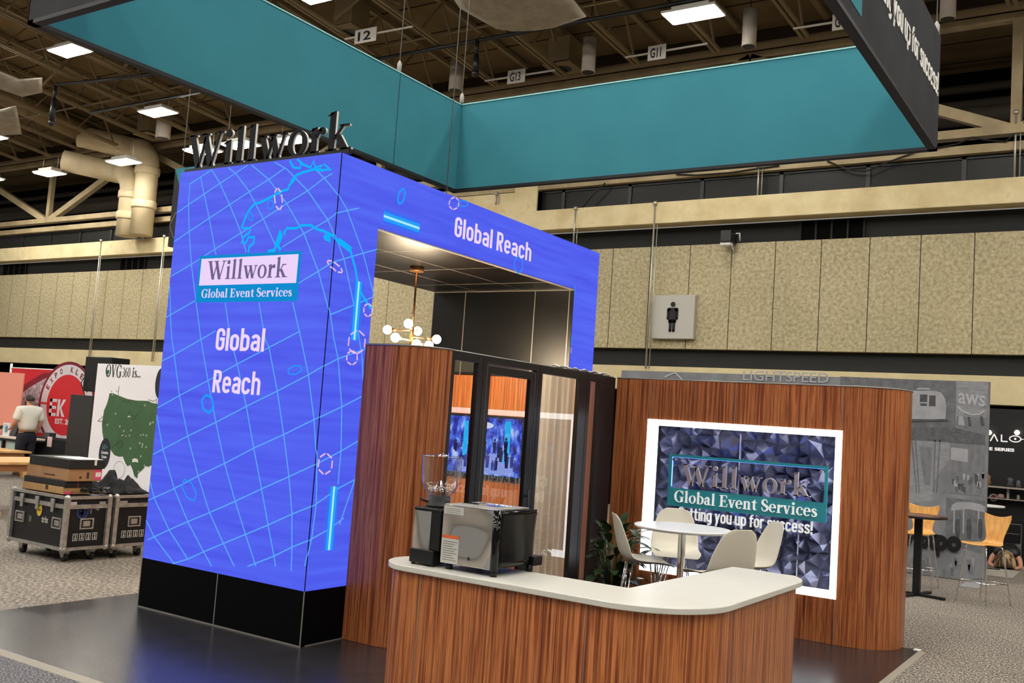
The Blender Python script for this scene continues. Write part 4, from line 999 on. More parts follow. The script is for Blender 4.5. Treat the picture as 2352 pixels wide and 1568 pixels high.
dr_.box(XG-.045,1.352,.03,XG-.005,1.41,dz); dr_.box(XG-.045,2.08,.03,XG-.005,2.163,dz); dr_.box(XG-.045,1.41,dz-.075,XG-.005,2.08,dz); dr_.box(XG-.045,1.41,.03,XG-.005,2.08,.14)
do = dr_.build('door', M_frame, gp)
b = MB(); b.poly([(XG-.025,1.41,.14),(XG-.025,2.08,.14),(XG-.025,2.08,dz-.075),(XG-.025,1.41,dz-.075)]); b.build('pane', M_glass, do)
b = MB(); b.box(XG-.004,1.352,.03,XG-.002,1.356,dz); b.box(XG-.004,2.159,.03,XG-.002,2.163,dz); b.box(XG-.004,1.352,dz-.004,XG-.002,2.163,dz); b.build('door_seal', M_seam, do)
b = MB(); b.tube([(XG+.03,2.12,.85),(XG+.03,2.12,1.25)], .01, 8); b.tube([(XG-.01,2.12,.9),(XG+.03,2.12,.9)], .008, 6); b.tube([(XG-.01,2.12,1.2),(XG+.03,2.12,1.2)], .008, 6); b.build('door_handle', M_frame, do)
b = MB(); b.tube([(XG-.03,.823,WH+.005),(XG-.03,3.81,WH+.005)], .008, 6); b.build('cap_strip', M_seam, gp)
# curtains behind the panes
def sheer(nm, col):
    M = mat(nm, col, .85, 0, .1); nt = NT(M); tl = nt.add('ShaderNodeBsdfTranslucent'); tl.inputs[0].default_value = col; mx = nt.add('ShaderNodeMixShader'); mx.inputs[0].default_value = .55
    nt.link(nt.b.outputs[0], mx.inputs[1]); nt.link(tl.outputs[0], mx.inputs[2]); nt.link(mx.outputs[0], nt.n['Material Output'].inputs[0]); return M
M_curt = sheer('curtain', S(240,232,218)); M_curt2 = sheer('curtain_pink', S(236,212,200))
def curtain(y0, y1, x, mm_, lb, n=60):
    b = MB(); b.grid(lambda u, v: (x+.022*math.sin(u*(y1-y0)*52)+.008*math.sin(u*31), y0+(y1-y0)*u, .06+v*(WH-.10)), n, 4)
    o = b.build('curtain', mm_, loc=(x, (y0+y1)/2, .06)); tag(o, lb, 'curtain')
curtain(2.33, 3.16, XG-.115, M_curt, 'white pleated curtain behind the wide glass pane')
curtain(3.20, 3.60, XG-.085, M_curt2, 'pinkish curtain behind the narrow glass pane at the wall')
# crumpled white cloth on the partition top
b = MB(); b.grid(lambda u, v: (XG-.09+.1*v, 2.55+1.15*u, WH+.012+.018*abs(math.sin(u*17+v*3))+.012*math.sin(u*41)*math.sin(v*3.1)), 40, 5)
tag(b.build('white_cloth', M_white, loc=(XG-.04,3.1,WH+.01), solid=.004), 'crumpled white cloth lying along the top of the glass partition', 'cloth')

# ---- L-shaped counter
M_top = noise_mat('counter_white', [(.3, S(200,198,188)), (.7, S(206,204,195))], 3, 3, .3, spec=.4)
CT = 1.0
def counter_outline(d):
    """plan outline, counter-clockwise from the left round end; d = inset"""
    y0, y1 = -1.19+d, -.69-d; r = (y1-y0)/2; x1 = 3.695-d; xi = 3.10+d; ye = .80-d
    o = arcpts(1.66+d+r, (y0+y1)/2, r, 90, 270, 16)
    rc_ = .5-d*.3
    o += arcpts(x1-rc_, y0+rc_, rc_, -90, 0, 14)
    o += arcpts(x1-.42, ye-.30, .42, 0, 45, 7)[:]
    o += [(x1-.22, ye-.02), (x1-.34, ye+.005), (xi+.05, ye)]
    o += [(xi, y1)]
    return o
ctr = thing('reception_counter', 'L-shaped wood counter with white rounded top in the foreground', 'counter', (2.9, -.6, .018))
po = counter_outline(0); b = MB(); n_ = len(po)
b.add([(*p, CT) for p in po]+[(*p, CT-.032) for p in po], [tuple(range(n_)), tuple(range(2*n_-1, n_-1, -1))]+[(i, n_+i, n_+(i+1) % n_, (i+1) % n_) for i in range(n_)])
b.build('countertop', M_top, ctr, bevel=.004)
pi_ = counter_outline(.03); b = MB(); b.wall(pi_, .02, CT-.032, 0, True, False)
M_wood2 = wood_mat('zebrano_counter', S(84,36,17), S(156,84,45), S(212,134,78), .34)
b.build('base', M_wood2, ctr)
b = MB()
for px, py in ((962,1400),(1345,1450)):
    p = PY(px, py, -1.16); b.box(p.x-.002, -1.162, .02, p.x+.002, -1.158, CT-.034)
b.build('base_joints', M_seam, ctr)

# ---- espresso machine
M_blkgloss = mat('black_gloss', S(6,6,8), .1, 0, .35)
M_blkmatte = mat('black_plastic', S(16,16,17), .45)
M_mirror = mat('polished_steel', (.78,.78,.78,1), .05, 1.0); nt = NT(M_mirror)
tc = nt.add('ShaderNodeTexCoord'); nz = nt.add('ShaderNodeTexNoise'); nz.inputs['Scale'].default_value = 3.2; nz.inputs['Detail'].default_value = 0; nt.link(tc.outputs['Object'], nz.inputs[0])
bp = nt.add('ShaderNodeBump'); bp.inputs['Strength'].default_value = .35; bp.inputs['Distance'].default_value = .12; nt.link(nz.outputs[0], bp.inputs['Height']); nt.link(bp.outputs[0], nt.b.inputs['Normal'])
ex0, ex1, ey0, ey1, ez0, ez1 = 2.085, 2.47, -1.085, -.70, CT+.036, CT+.372
t = thing('espresso_machine', 'polished steel and black espresso machine on the white counter', 'coffee machine', (2.28, -.9, CT))
b = MB(); b.box(ex0, ey0, ez0, ex1-.035, ey0+.012, ez1-.004); b.build('steel_panel', M_mirror, t, bevel=.003)
b = MB(); b.box(ex0, ey0+.012, ez0+.004, ex1-.02, ey1, ez1-.01); b.build('body', M_blkmatte, t)
b = MB(); b.box(ex0+.005, ey0+.005, ez1-.01, ex1-.03, ey1-.02, ez1); b.build('top_plate', M_alu, t, bevel=.003)
b = MB(); b.box(ex0+.05, ey0+.1, ez1, ex1-.08, ey0+.2, ez1+.006); b.tube([(ex0+.08,ey0+.25,ez1+.002),(ex1-.08,ey0+.25,ez1+.002)], .006, 6); b.box(ex0+.17, ey0+.11, ez1, ex0+.2, ey0+.14, ez1+.022); b.build('top_rack', M_chrome, t)
# black corner column and the bowed side panel
b = MB(); b.tube([(ex1-.02,ey0+.016,ez0-.004),(ex1-.02,ey0+.016,ez1-.002)], .024, 14); b.build('corner_column', M_blkgloss, t)
b = MB()
def sidep(u, v):
    yy = ey0+.04+(ey1-ey0-.02)*u*(1.0+.06*v); xx = ex1-.01+.02*math.sin(PI*u)-.02*v*(1-v)*1.5
    return (xx, yy, ez0+.02+(ez1-ez0-.03)*v)
b.grid(sidep, 16, 14); b.build('side_panel', M_blkgloss, t, solid=.012)
b = MB(); b.tube([sidep(1, v/8) for v in range(9)], .008, 8); b.build('side_trim', M_chrome, t)
b = MB(); b.box(ex0+.04, ey1, ez0+.0, ex1+.02, ey1+.09, ez0+.055); b.build('drip_tray', M_blkmatte, t, bevel=.006)
for x, y in ((ex0+.04,ey0+.04),(ex1-.03,ey0+.03),(ex0+.04,ey1-.03),(ex1-.02,ey1+.01)):
    b = MB(); b.lathe([(.02,CT),(.02,ez0+.004)], (x,y,0), 14); b.build('foot', M_blkmatte, t)
T = facing_front(ey0); b = MB(); b.prism(rc(ex0+.004,ez0+.004,ex0+.125,ez0+.155), T, .0005, .0012, 0); b.prism(rc(ex0+.004,ez0+.143,ex0+.125,ez0+.16), T, .0013, .002, 1)
for i in range(9): b.prism(rc(ex0+.015,ez0+.018+i*.013,ex0+.1+.015*(i % 3 != 1)-.03*(i % 4 == 2),ez0+.023+i*.013), T, .0013, .0018, 2)
STK = [mat('sticker', S(190,188,182), .6), mat('sticker_orange', S(214,96,48), .6), mat('sticker_text', S(130,128,124), .7), M_blkmatte]; b.build('warning_label', STK, t); b = MB(); b.prism(rc(ex0+.008,ez1-.055,ex0+.145,ez1-.012), T, .0005, .0012, 0)
for i in range(3): b.prism(rc(ex0+.02,ez1-.047+i*.011,ex0+.12,ez1-.044+i*.011), T, .0013, .0018, 2)
b.build('rating_plate', STK, t); b = MB(); b.prism(circ(ex0+.2, ez0+.045, .006, .011, 12), T, .0005, .0012, 3); b.build('grommet', STK, t)

# ---- coffee grinder
gx, gy = 1.965, -.985
t = thing('coffee_grinder', 'coffee grinder with clear bean hopper at the left end of the counter', 'coffee grinder', (gx, gy, CT))
b = MB(); b.box(gx-.10, gy-.11, CT+.012, gx+.075, gy+.11, CT+.095); b.box(gx+.03, gy-.10, CT+.095, gx+.105, gy+.12, CT+.33); b.box(gx-.09, gy-.105, CT+.315, gx+.09, gy+.11, CT+.335); b.build('body', M_blkmatte, t, bevel=.006)
b = MB(); b.grid(lambda u, v: (gx-.088+.125*u, gy-.108+.006*(2*u-1)**2, CT+.095+.22*v), 8, 2); b.add([(gx-.088,gy-.102,CT+.095),(gx-.088,gy+.09,CT+.095),(gx-.088,gy+.09,CT+.315),(gx-.088,gy-.102,CT+.315)], [(3,2,1,0)])
b.build('steel_cover', M_mirror, t)
for x, y in ((gx-.08,gy-.09),(gx+.06,gy-.09),(gx-.08,gy+.09),(gx+.06,gy+.09)):
    b = MB(); b.lathe([(.012,CT),(.012,CT+.014)], (x,y,0), 10); b.build('foot', M_blkmatte, t)
hx_, hy_ = gx-.005, gy+.02
b = MB(); b.lathe([(.075,CT+.335),(.075,CT+.35),(.066,CT+.352),(.066,CT+.395),(.058,CT+.40)], (hx_,hy_,0), 24); b.tube([(hx_-.06,hy_-.03,CT+.36),(hx_-.10,hy_-.05,CT+.37),(hx_-.10,hy_-.05,CT+.39)], .006, 6); b.build('collar', M_blkmatte, t)
M_clear = bpy.data.materials.new('clear_plastic'); M_clear.use_nodes = True; nt = NT(M_clear); nt.n.remove(nt.b)
gls = nt.add('ShaderNodeBsdfGlossy'); gls.inputs['Roughness'].default_value = .05; tra = nt.add('ShaderNodeBsdfTransparent'); tra.inputs['Color'].default_value = (.93,.93,.95,1)
lw = nt.add('ShaderNodeLayerWeight'); lw.inputs[0].default_value = .28; mxs = nt.add('ShaderNodeMixShader'); nt.link(lw.outputs[1], mxs.inputs[0]); nt.link(tra.outputs[0], mxs.inputs[1]); nt.link(gls.outputs[0], mxs.inputs[2]); nt.link(mxs.outputs[0], nt.n['Material Output'].inputs[0])
b = MB(); b.lathe([(.074,CT+.375),(.07,CT+.41),(.085,CT+.425),(.108,CT+.47),(.118,CT+.52),(.118,CT+.63)], (hx_,hy_,0), 32)
b.f = [f for f in b.f if len(f) == 4]; b.mi = b.mi[:len(b.f)]; b.sm = b.sm[:len(b.f)]
ho = b.build('hopper', M_clear, t)
b = MB(); b.lathe([(.12,CT+.628),(.12,CT+.638),(.03,CT+.642),(.028,CT+.65),(.001,CT+.652)], (hx_,hy_,0), 32); b.build('lid', M_clear, ho)
b = MB(); b.lathe([(.055,CT+.41),(.045,CT+.44),(.012,CT+.49),(.001,CT+.492)], (hx_,hy_,0), 12, smooth=False); b.build('cone', M_clear, ho)
b = MB()
for i in range(70):
    a = rnd.uniform(0, 2*PI); rr = rnd.uniform(.05, .095); z = CT+.425+max(0, rr-.07)*.9+rnd.uniform(0, .03)
    b.ball((hx_+rr*math.cos(a)*.9, hy_+rr*math.sin(a)*.9, z), .005, 6, 0, (1.3,1,.8))
tag(b.build('beans', mat('beans', S(216,196,170), .4), ho), kind='stuff')

# ---- bar-height round table and four shell chairs
tcx, tcy, TZ = 2.03, 2.58, 1.05
t = thing('round_table', 'round white bar table with chrome column in front of the niche', 'table', (tcx, tcy, .018))
b = MB(); b.lathe([(.405,TZ-.028),(.425,TZ-.018),(.43,TZ-.006),(.425,TZ)], (tcx,tcy,0), 48); b.build('tabletop', mat('table_white', S(236,236,238), .25), t)
b = MB(); b.lathe([(.27,.02),(.27,.03),(.06,.055),(.033,.07),(.033,TZ-.07),(.05,TZ-.04),(.05,TZ-.028)], (tcx,tcy,0), 28); b.build('column', M_chrome, t)
M_shell = mat('chair_shell', S(222,216,198), .4)
def shell_chair():
    t = thing('shell_chair', 'x', 'chair', (0,0,0), 0, 'shell chairs around the white table')
    prof = [(.235,.690),(.20,.712),(.10,.708),(0,.698),(-.10,.700),(-.17,.722),(-.215,.78),(-.24,.86),(-.262,.95),(-.282,1.04),(-.292,1.085),(-.30,1.115)]
    wid = [.20,.232,.238,.235,.232,.232,.232,.225,.205,.175,.145,.085]
    lift = [.0,.012,.03,.04,.045,.04,.02,.005,0,0,0,0]; fw_ = [0,0,0,0,.01,.03,.055,.06,.05,.035,.025,.01]
    n = len(prof)-1
    def fn(u, v):
        k = min(int(v*n), n-1); f = v*n-k; L = lambda a: a[k]+(a[k+1]-a[k])*f
        s_ = 2*u-1; y = L([p[0] for p in prof]); z = L([p[1] for p in prof]); q = s_*s_*abs(s_)
        return (s_*L(wid), y+q*L(fw_), z+q*L(lift))
    b = MB(); b.grid(fn, 14, 30); b.build('seat_shell', M_shell, t, local=True, solid=.008, sub=1)
    for sx_, sy_ in ((-1,1),(1,1),(-1,-1),(1,-1)):
        b = MB(); b.tube([(sx_*.10, sy_*.10-.02, .70),(sx_*.205, sy_*.2-.02, .02)], .0065, 8); b.tube([(sx_*.04, sy_*.13-.02, .70),(sx_*.205, sy_*.2-.02, .02)], .0055, 8); b.lathe([(.011,0),(.011,.025)], (sx_*.205, sy_*.2-.02, 0), 8)
        b.build('leg', M_chrome, t, local=True)
    b = MB()
    for a, c in (((-1,1),(1,-1)),((1,1),(-1,-1))): b.tube([(a[0]*.15, a[1]*.15-.02, .38),(0,-.02,.42),(c[0]*.15, c[1]*.15-.02, .38)], .005, 6)
    for k_ in (.25,): b.tube([(sx*(.168), sy*.165-.02, .26) for sx, sy in ((-1,-1),(1,-1),(1,1),(-1,1))], .005, 6, closed=True)
    b.build('brace', M_chrome, t, local=True); return t
proto = None
for (px, py), zt, lb in (((1408,1181),1.12,'white shell chair left of the round table, seen from its side'), ((1551,1171),1.115,'white shell chair behind the round table, its front facing the counter'),
                  ((1708,1222),1.115,'white shell chair with its back turned to the counter, right of the table'), ((1790,1204),1.115,'white shell chair at the far right of the table, partly hidden')):
    q = PZ(px, py, zt); dv = Vector((tcx-q.x, tcy-q.y, 0)); dist = dv.length; dv.normalize()
    q0 = q+dv*.30; o = shell_chair() if proto is None else copy_tree(proto); proto = proto or o
    o.location = (q0.x, q0.y, .019); o.rotation_euler = (0, 0, math.atan2(dv.y, dv.x)-PI/2); o['label'] = lb

# ---- potted plant by the partition
pp = PZ(1378, 1330, .4); ppx, ppy = 1.10, 3.1
t = thing('potted_plant', 'dark green leafy potted plant beside the glass partition', 'plant', (ppx, ppy, .018))
b = MB(); b.lathe([(.10,.02),(.135,.26),(.145,.28),(.13,.28),(.125,.25),(.001,.25)], (ppx,ppy,0), 24); b.build('pot', M_blkmatte, t)
M_leaf = noise_mat('leaf', [(.3, S(26,46,28)), (.7, S(62,86,50))], 6, 3, .35, spec=.5)
lf = MB(); st = MB()
def leaf(mb, base, az, elev, L, wd, droop):
    ax = Vector((math.cos(az), math.sin(az), 0)); sd = Vector((-ax.y, ax.x, 0)); n = 7; cl = []
    p = Vector(base); e_ = elev
    for i in range(n+1):
        cl.append(p.copy()); p = p+(ax*math.cos(e_)+Vector((0,0,math.sin(e_))))*(L/n); e_ -= droop/n
    vs = []
    for i, c_ in enumerate(cl):
        w = wd*math.sin(PI*(.06+.94*i/n))**.8; up_ = Vector((0,0,.12*w)); vs += [c_-sd*w/2+up_, c_, c_+sd*w/2+up_]
    mb.add(vs, [(3*i, 3*i+1, 3*i+4, 3*i+3) for i in range(n)]+[(3*i+1, 3*i+2, 3*i+5, 3*i+4) for i in range(n)], 0, True)
rp = random.Random(11)
for i in range(84):
    az = rp.uniform(0, 2*PI); h = rp.uniform(.25, .90); r_ = (rp.uniform(.02, .12)+.12*(1-abs(h-.6)))*(.8 if math.cos(az) < -.45 else 1); bx = ppx+r_*math.cos(az); by = ppy+r_*math.sin(az)
    st.tube([(ppx+.05*math.cos(az), ppy+.05*math.sin(az), .24),(ppx+.08*math.cos(az), ppy+.08*math.sin(az), .24+(h-.24)*.6),(bx, by, h)], .004, 5)
    leaf(lf, (bx, by, h), az, rp.uniform(.1, 1.0), rp.uniform(.20, .32)*(.45 if math.cos(az) < -.45 else 1), rp.uniform(.075, .115), rp.uniform(.6, 1.6))
lf.build('foliage', M_leaf, t); st.build('stems', M_leaf, t)

# ================================================================== RIGHT OF THE BOOTH
# printed grey display wall
yb_ = 10.5; T = facing_front(yb_)
t = thing('display_wall', 'tall grey display wall printed with a photo collage behind the bar table', 'display wall', (.4, yb_, 0))
G = [noise_mat('print_grey_%d' % i, [(.3, S(v-14,v-13,v-9)), (.5, S(v,v+1,v+5)), (.7, S(v+12,v+13,v+17))], sc, 6, .8, stretch=st_) for i, (v, sc, st_) in enumerate(((124,3,(1,1,1)),(104,9,(1,1,1)),(136,6,(1,1,3)),(92,14,(1,1,1)),(116,5,(4,1,1)),(154,4,(1,1,1)),(74,10,(1,1,1))))]
b = MB(); b.box(-2.65, yb_, .01, 3.495, yb_+.1, 2.98); b.build('board', G[0], t)
b = MB(); b.box(-2.66, yb_+.02, 0, 3.5, yb_+.11, .03); p = PZ(2232,1345); b.box(p.x-.12, p.y-.3, .0, p.x+.12, yb_+.1, .012); b.build('foot_plate', mat('foot_grey', S(150,150,152), .5), t)
def pq(*pts, k=(2060,860,292/1347)):
    return [((q.x), q.z) for q in (PY(k[0]+x*k[2], k[1]+y*k[2], yb_) for x, y in pts)]
b = MB(); pm = lambda pts, m, w=.001: b.prism(pq(*pts), T, w, w+.002, m)
pm([(-600,20),(625,70),(618,690),(-600,640)], 1); pm([(632,75),(968,82),(935,745),(618,720)], 2); pm([(140,560),(618,560),(935,640),(935,745),(618,720),(140,690)], 3, .004)
pm([(140,170),(400,170),(470,190),(510,250),(525,330),(515,470),(140,480)], 5, .0065); pm([(140,470),(550,478),(550,495),(140,500)], 6, .009)
pm([(245,210),(325,212),(322,290),(245,292)], 6, .009); pm([(345,220),(412,222),(410,335),(342,335)], 6, .009); pm([(250,305),(320,307),(318,332),(250,330)], 6, .009); pm([(200,160),(230,140),(340,140),(365,165)], 5, .009)
pm([(640,440),(955,460),(948,640),(620,540)], 4, .004); pm([(660,440),(700,440),(720,540),(650,530)], 5, .007); pm([(880,440),(910,445),(930,550),(890,540)], 6, .007); pm([(750,445),(775,450),(790,550),(760,545)], 6, .007)
pm([(140,690),(565,705),(560,900),(390,1130),(390,1330),(120,1370)], 2); pm([(235,760),(380,770),(350,1170),(290,1170)], 4, .004)
for x in (150, 190, 400, 450): pm([(x,690),(x+14,690),(x+110-x*.3,1250),(x+100-x*.3,1250)], 1, .004)
pm([(570,720),(940,745),(930,1290),(545,1250)], 4); pm([(575,770),(755,790),(750,930),(570,900)], 5, .004)
for i in range(24):
    x = 560+rnd.uniform(0, 350); y = 1040+rnd.uniform(0, 150); pm([(x,y),(x+26,y),(x+22,y+60),(x+4,y+60)], (6,5,3)[i % 3], .004+.0005*(i % 4))
pm([(520,1300),(935,1340),(930,1900),(515,1800)], 1)
arcq = [(575,1440),(580,1380),(640,1350),(760,1350),(880,1370),(935,1400),(933,1460),(760,1425)]; pm(arcq, 5, .004)
for x in (600, 700, 860): pm([(x,1430),(x+16,1430),(x+10,1680),(x-4,1680)], 5, .005)
for x in (640, 760, 880): pm([(x-15,1530),(x+25,1530),(x+32,1640),(x+20,1740),(x-10,1740),(x-22,1640)], 6, .006)
for i in range(26):
    x = 150+rnd.uniform(0, 720); y = 1930+rnd.uniform(0, 150); pm([(x,y),(x+40,y),(x+30,y+90),(x+6,y+90)], (1,4,2)[i % 3], .002+.0004*(i % 5))
b.build('photo_print', G, t)
b = MB(); q0, q1 = pq((650,300),(935,330)); sans(b, 'aws', T, q0[0], q0[1], q1[0]-q0[0], .24, .002, 0, .02, .009, shear=-.09)
strip2(b, pq((645,340),(700,390),(790,425),(880,420),(930,380)), T, .025, .002, 0, .009)
for (x0_, y0_), (x1_, y1_) in (((1385,1465),(1340,1465)),): pass
kk = (1340,440,520/1773); q0 = PY(1340+1250*kk[2], 440+1475*kk[2], yb_); q1 = PY(1340+1920*kk[2], 440+1505*kk[2], yb_)
sans(b, 'LIGHTSPEED', T, q0.x, q0.z, q1.x-q0.x, .17, .002, 0, .005, .009)
hxs = [PY(1340+x*kk[2], 440+y*kk[2], yb_) for x, y in ((640,1450),(720,1415),(780,1475))]; strip2(b, [(q.x, q.z) for q in hxs], T, .03, .002, 0, .009)
b.build('light_lettering', mat('print_light', S(166,167,172), .8), t)
b = MB(); q0 = PY(2063, 1258, yb_-.02); q1 = PY(2207, 1262, yb_-.02); T2 = facing_front(yb_-.005)
sans(b, 'oexpo', T2, q0.x, .43, q1.x-q0.x, .30, .03, 0, .05, .001, shear=0); b.build('raised_letters', M_blkmatte, t)

# bar table
bx_, by_ = 2.99, 8.15
t = thing('bar_table', 'tall bar table with thin wood top and black post, right of the wood wall', 'table', (bx_, by_, 0))
b = MB(); b.lathe([(.30,1.005),(.345,1.012),(.35,1.028),(.345,1.04)], (bx_,by_,0), 40, 1); b.build('tabletop', [mat('walnut_top', S(120,74,58), .3), M_black], t)
b = MB(); b.lathe([(.343,1.041),(.001,1.0412)], (bx_,by_,0), 40); b.build('top_veneer', noise_mat('walnut', [(.3, S(112,70,54)), (.7, S(150,104,84))], 4, 4, .3, stretch=(1,6,1)), t)
b = MB(); b.box(bx_-.045, by_-.045, .03, bx_+.045, by_+.045, 1.005); b.build('post', M_black, t)
b = MB(); b.beam((bx_-.36,by_+.1,.018),(bx_+.36,by_-.1,.018),.06,.03); b.beam((bx_-.1,by_-.36,.018),(bx_+.1,by_+.36,.018),.06,.03); b.build('cross_base', M_black, t)
# wooden bar stools
M_oak = noise_mat('oak', [(.3, S(206,146,72)), (.7, S(232,178,100))], 5, 4, .35, stretch=(6,6,1))
def bar_stool():
    t = thing('bar_stool', 'x', 'stool', (0,0,0), 0, 'oak bar stools')
    prof = [(.22,.735),(.19,.752),(.08,.742),(-.06,.738),(-.14,.75),(-.18,.79),(-.20,.86),(-.225,.98),(-.245,1.08),(-.252,1.12)]
    wid = [.17,.205,.21,.2,.165,.13,.135,.175,.205,.20]
    n = len(prof)-1
    def fn(u, v):
        k = min(int(v*n), n-1); f = v*n-k; L = lambda a: a[k]+(a[k+1]-a[k])*f
        s_ = 2*u-1; y = L([p[0] for p in prof]); z = L([p[1] for p in prof])
        top = max(0, (v-.85)/.15); return (s_*L(wid), y+.035*s_*s_*max(0, v-.4), z+.02*top*(abs(s_)**2*2-1)+.01*s_*s_*(v < .4))
    b = MB(); b.grid(fn, 14, 28); b.build('seat_shell', M_oak, t, local=True, solid=.012, sub=1)
    for sx_, sy_ in ((-1,1),(1,1),(-1,-1),(1,-1)):
        b = MB(); b.tube([(sx_*.04, sy_*.12, .735),(sx_*.135, sy_*.135, .73),(sx_*.15, sy_*.15, .70),(sx_*.225, sy_*.225, .0)], .009, 10); b.build('leg', M_chrome, t, local=True)
    fz = .27; q = .198
    for (a, c_) in (((-1,-1),(1,-1)),((1,-1),(1,1)),((1,1),(-1,1)),((-1,1),(-1,-1))):
        b = MB(); b.tube([(a[0]*q, a[1]*q, fz),(c_[0]*q, c_[1]*q, fz)], .008, 8); b.build('foot_rail', M_chrome, t, local=True)
    return t
st0 = bar_stool(); st0.location = (3.76, 8.30, 0); st0.rotation_euler = (0, 0, math.radians(148)); st0['label'] = 'oak bar stool with chrome legs at the right edge, in front of the collage wall'
o = copy_tree(st0); o.location = (2.86, 8.95, 0); o.rotation_euler = (0, 0, math.radians(178)); o['label'] = 'oak bar stool behind the tall bar table, half hidden by the wood wall'

# black display stand further back
yh = 14.2
t = thing('black_display_stand', 'black display wall with lit title letters at the right edge', 'display stand', (3.6, yh, 0))
b = MB(); b.box(2.6, yh, 0, 4.6, yh+.1, 2.75); b.build('back_panel', mat('stand_black', S(16,16,17), .5), t)
b = MB(); b.box(2.6, yh-.45, .0, 4.6, yh-.02, .78); b.build('cabinet', mat('stand_black2', S(20,20,22), .35), t)
b = MB(); T = facing_front(yh-.45); strip2(b, [(2.65,.72),(3.66,.72),(3.66,.05)], T, .012); strip2(b, [(2.65,.55),(3.62,.55)], T, .008); b.build('trim_lines', mat('grey_line', S(120,120,122), .5), t)
b = MB(); b.box(2.6, yh-.25, 1.32, 4.6, yh, 1.345); b.box(2.6, yh-.2, 1.12, 4.6, yh, 1.135); p = PY(2316,1105,yh-.12); b.box(p.x-.02, yh-.14, 1.135, p.x+.02, yh-.1, 1.32); b.build('shelf', mat('shelf_grey', S(150,140,130), .5), t)
T = facing_front(yh); M_lt = emis('lit_letters', S(240,232,228), 1.1); b = MB()
a = PY(2254,1016,yh); q = PY(2349,1016,yh); L_ = q.x-a.x; u = a.x; z_ = PY(2300,1014,yh).z; hh = .13
def bar(p, q_, w=.022): strip2(b, [(u+L_*p[0], z_+hh*p[1]),(u+L_*q_[0], z_+hh*q_[1])], T, w, .004)
bar((0,0),(0,1)); bar((.15,0),(.15,1)); bar((0,.5),(.15,.5)); bar((.22,0),(.31,1)); bar((.31,1),(.40,0)); bar((.49,1),(.49,0)); bar((.49,.06),(.64,.06))
for p_ in arc(u+L_*.82, z_+hh*.5, L_*.15, hh*.5, .02, .02, 0, 360, 20): b.prism(p_, T, .001, .005)
b.prism(circ(u+L_*.82, z_+hh*.5, .02, .02, 10), T, .001, .005); bar((.94,.5),(1.02,.5), .015)
a = PY(2250,1028,yh); q = PY(2330,1028,yh); sans(b, 'THE SERIES', T, a.x, a.z-.03, q.x-a.x, .055, .004, 0, .04); b.build('title_letters', M_lt, t)
for px in (2272, 2336):
    p = PY(px, 993, yh-.1); b = MB(); b.ball(p, .045, 12); so = b.build('spot_lamp', emis('spot', S(255,236,214), 6.0), t)
p = PY(2282,1142,yh-.46); b = MB(); b.prism(circ(p.x, p.z, .07, .07, 18), facing_front(yh-.45), .001, .004); 
p = PY(2282,1142,yh); b = MB(); b.prism(circ(p.x, p.z, .07, .07, 18), T, .001, .004, 0); b.prism(circ(p.x, p.z, .045, .045, 18), T, .005, .006, 1); b.build('round_sticker', [M_white, mat('sticker_red', S(140,60,66), .6)], t)
for i, (px, py, w_, h_, cc) in enumerate(((2270,1065,.12,.2,(120,86,48)),(2322,1068,.14,.18,(52,54,60)),(2340,1075,.1,.14,(70,72,80)),(2300,1096,.14,.08,(150,120,110)),(2340,1100,.06,.09,(150,140,136)))):
    p = PY(px, py, yh-.12); z_b = 1.346 if py < 1090 else 1.136
    b = MB(); b.lathe([(w_*.3,0),(w_*.5,h_*.25),(w_*.35,h_*.55),(w_*.42,h_*.8),(w_*.1,h_)], (p.x, yh-.12, z_b), 10)
    tag(b.build('figurine', mat('fig_%d' % i, S(*cc), .5), loc=(p.x, yh-.12, z_b)), ['small brown figurine on the upper shelf of the black stand','dark grey figurine right of the brown one on the upper shelf','small grey figurine at the right end of the upper shelf','pinkish ornament on the lower shelf of the black stand','small pale ornament at the right end of the lower shelf'][i], 'figurine')
# white side table by the stand
p = PZ(2297,1160,.74); cxw, cyw = PY(2262,1163,12.6).x, 12.6; zw = PY(2290,1161,12.6).z
t = thing('white_table', 'small white table beside the black display stand', 'table', (cxw, cyw, 0))
b = MB(); b.lathe([(.30,zw-.03),(.31,zw-.015),(.30,zw)], (cxw,cyw,0), 32); b.build('tabletop', M_white, t); b = MB(); b.lathe([(.03,.03),(.03,zw-.03)], (cxw,cyw,0), 12); b.build('column', M_chrome, t)
b = MB(); b.beam((cxw-.25,cyw,.015),(cxw+.25,cyw,.015),.05,.025); b.beam((cxw,cyw-.25,.015),(cxw,cyw+.25,.015),.05,.025); b.build('cross_base', M_black, t)
b = MB(); b.box(2.3, 11.6, .002, 3.75, 13.7, .012); tag(b.build('floor_mat', noise_mat('mat_pale', [(.3, S(132,128,118)), (.7, S(178,172,160))], 3, 4, .9, stretch=(1,6,1)), loc=(3,12.6,.002)), 'pale striped floor mat under the white table', 'mat')
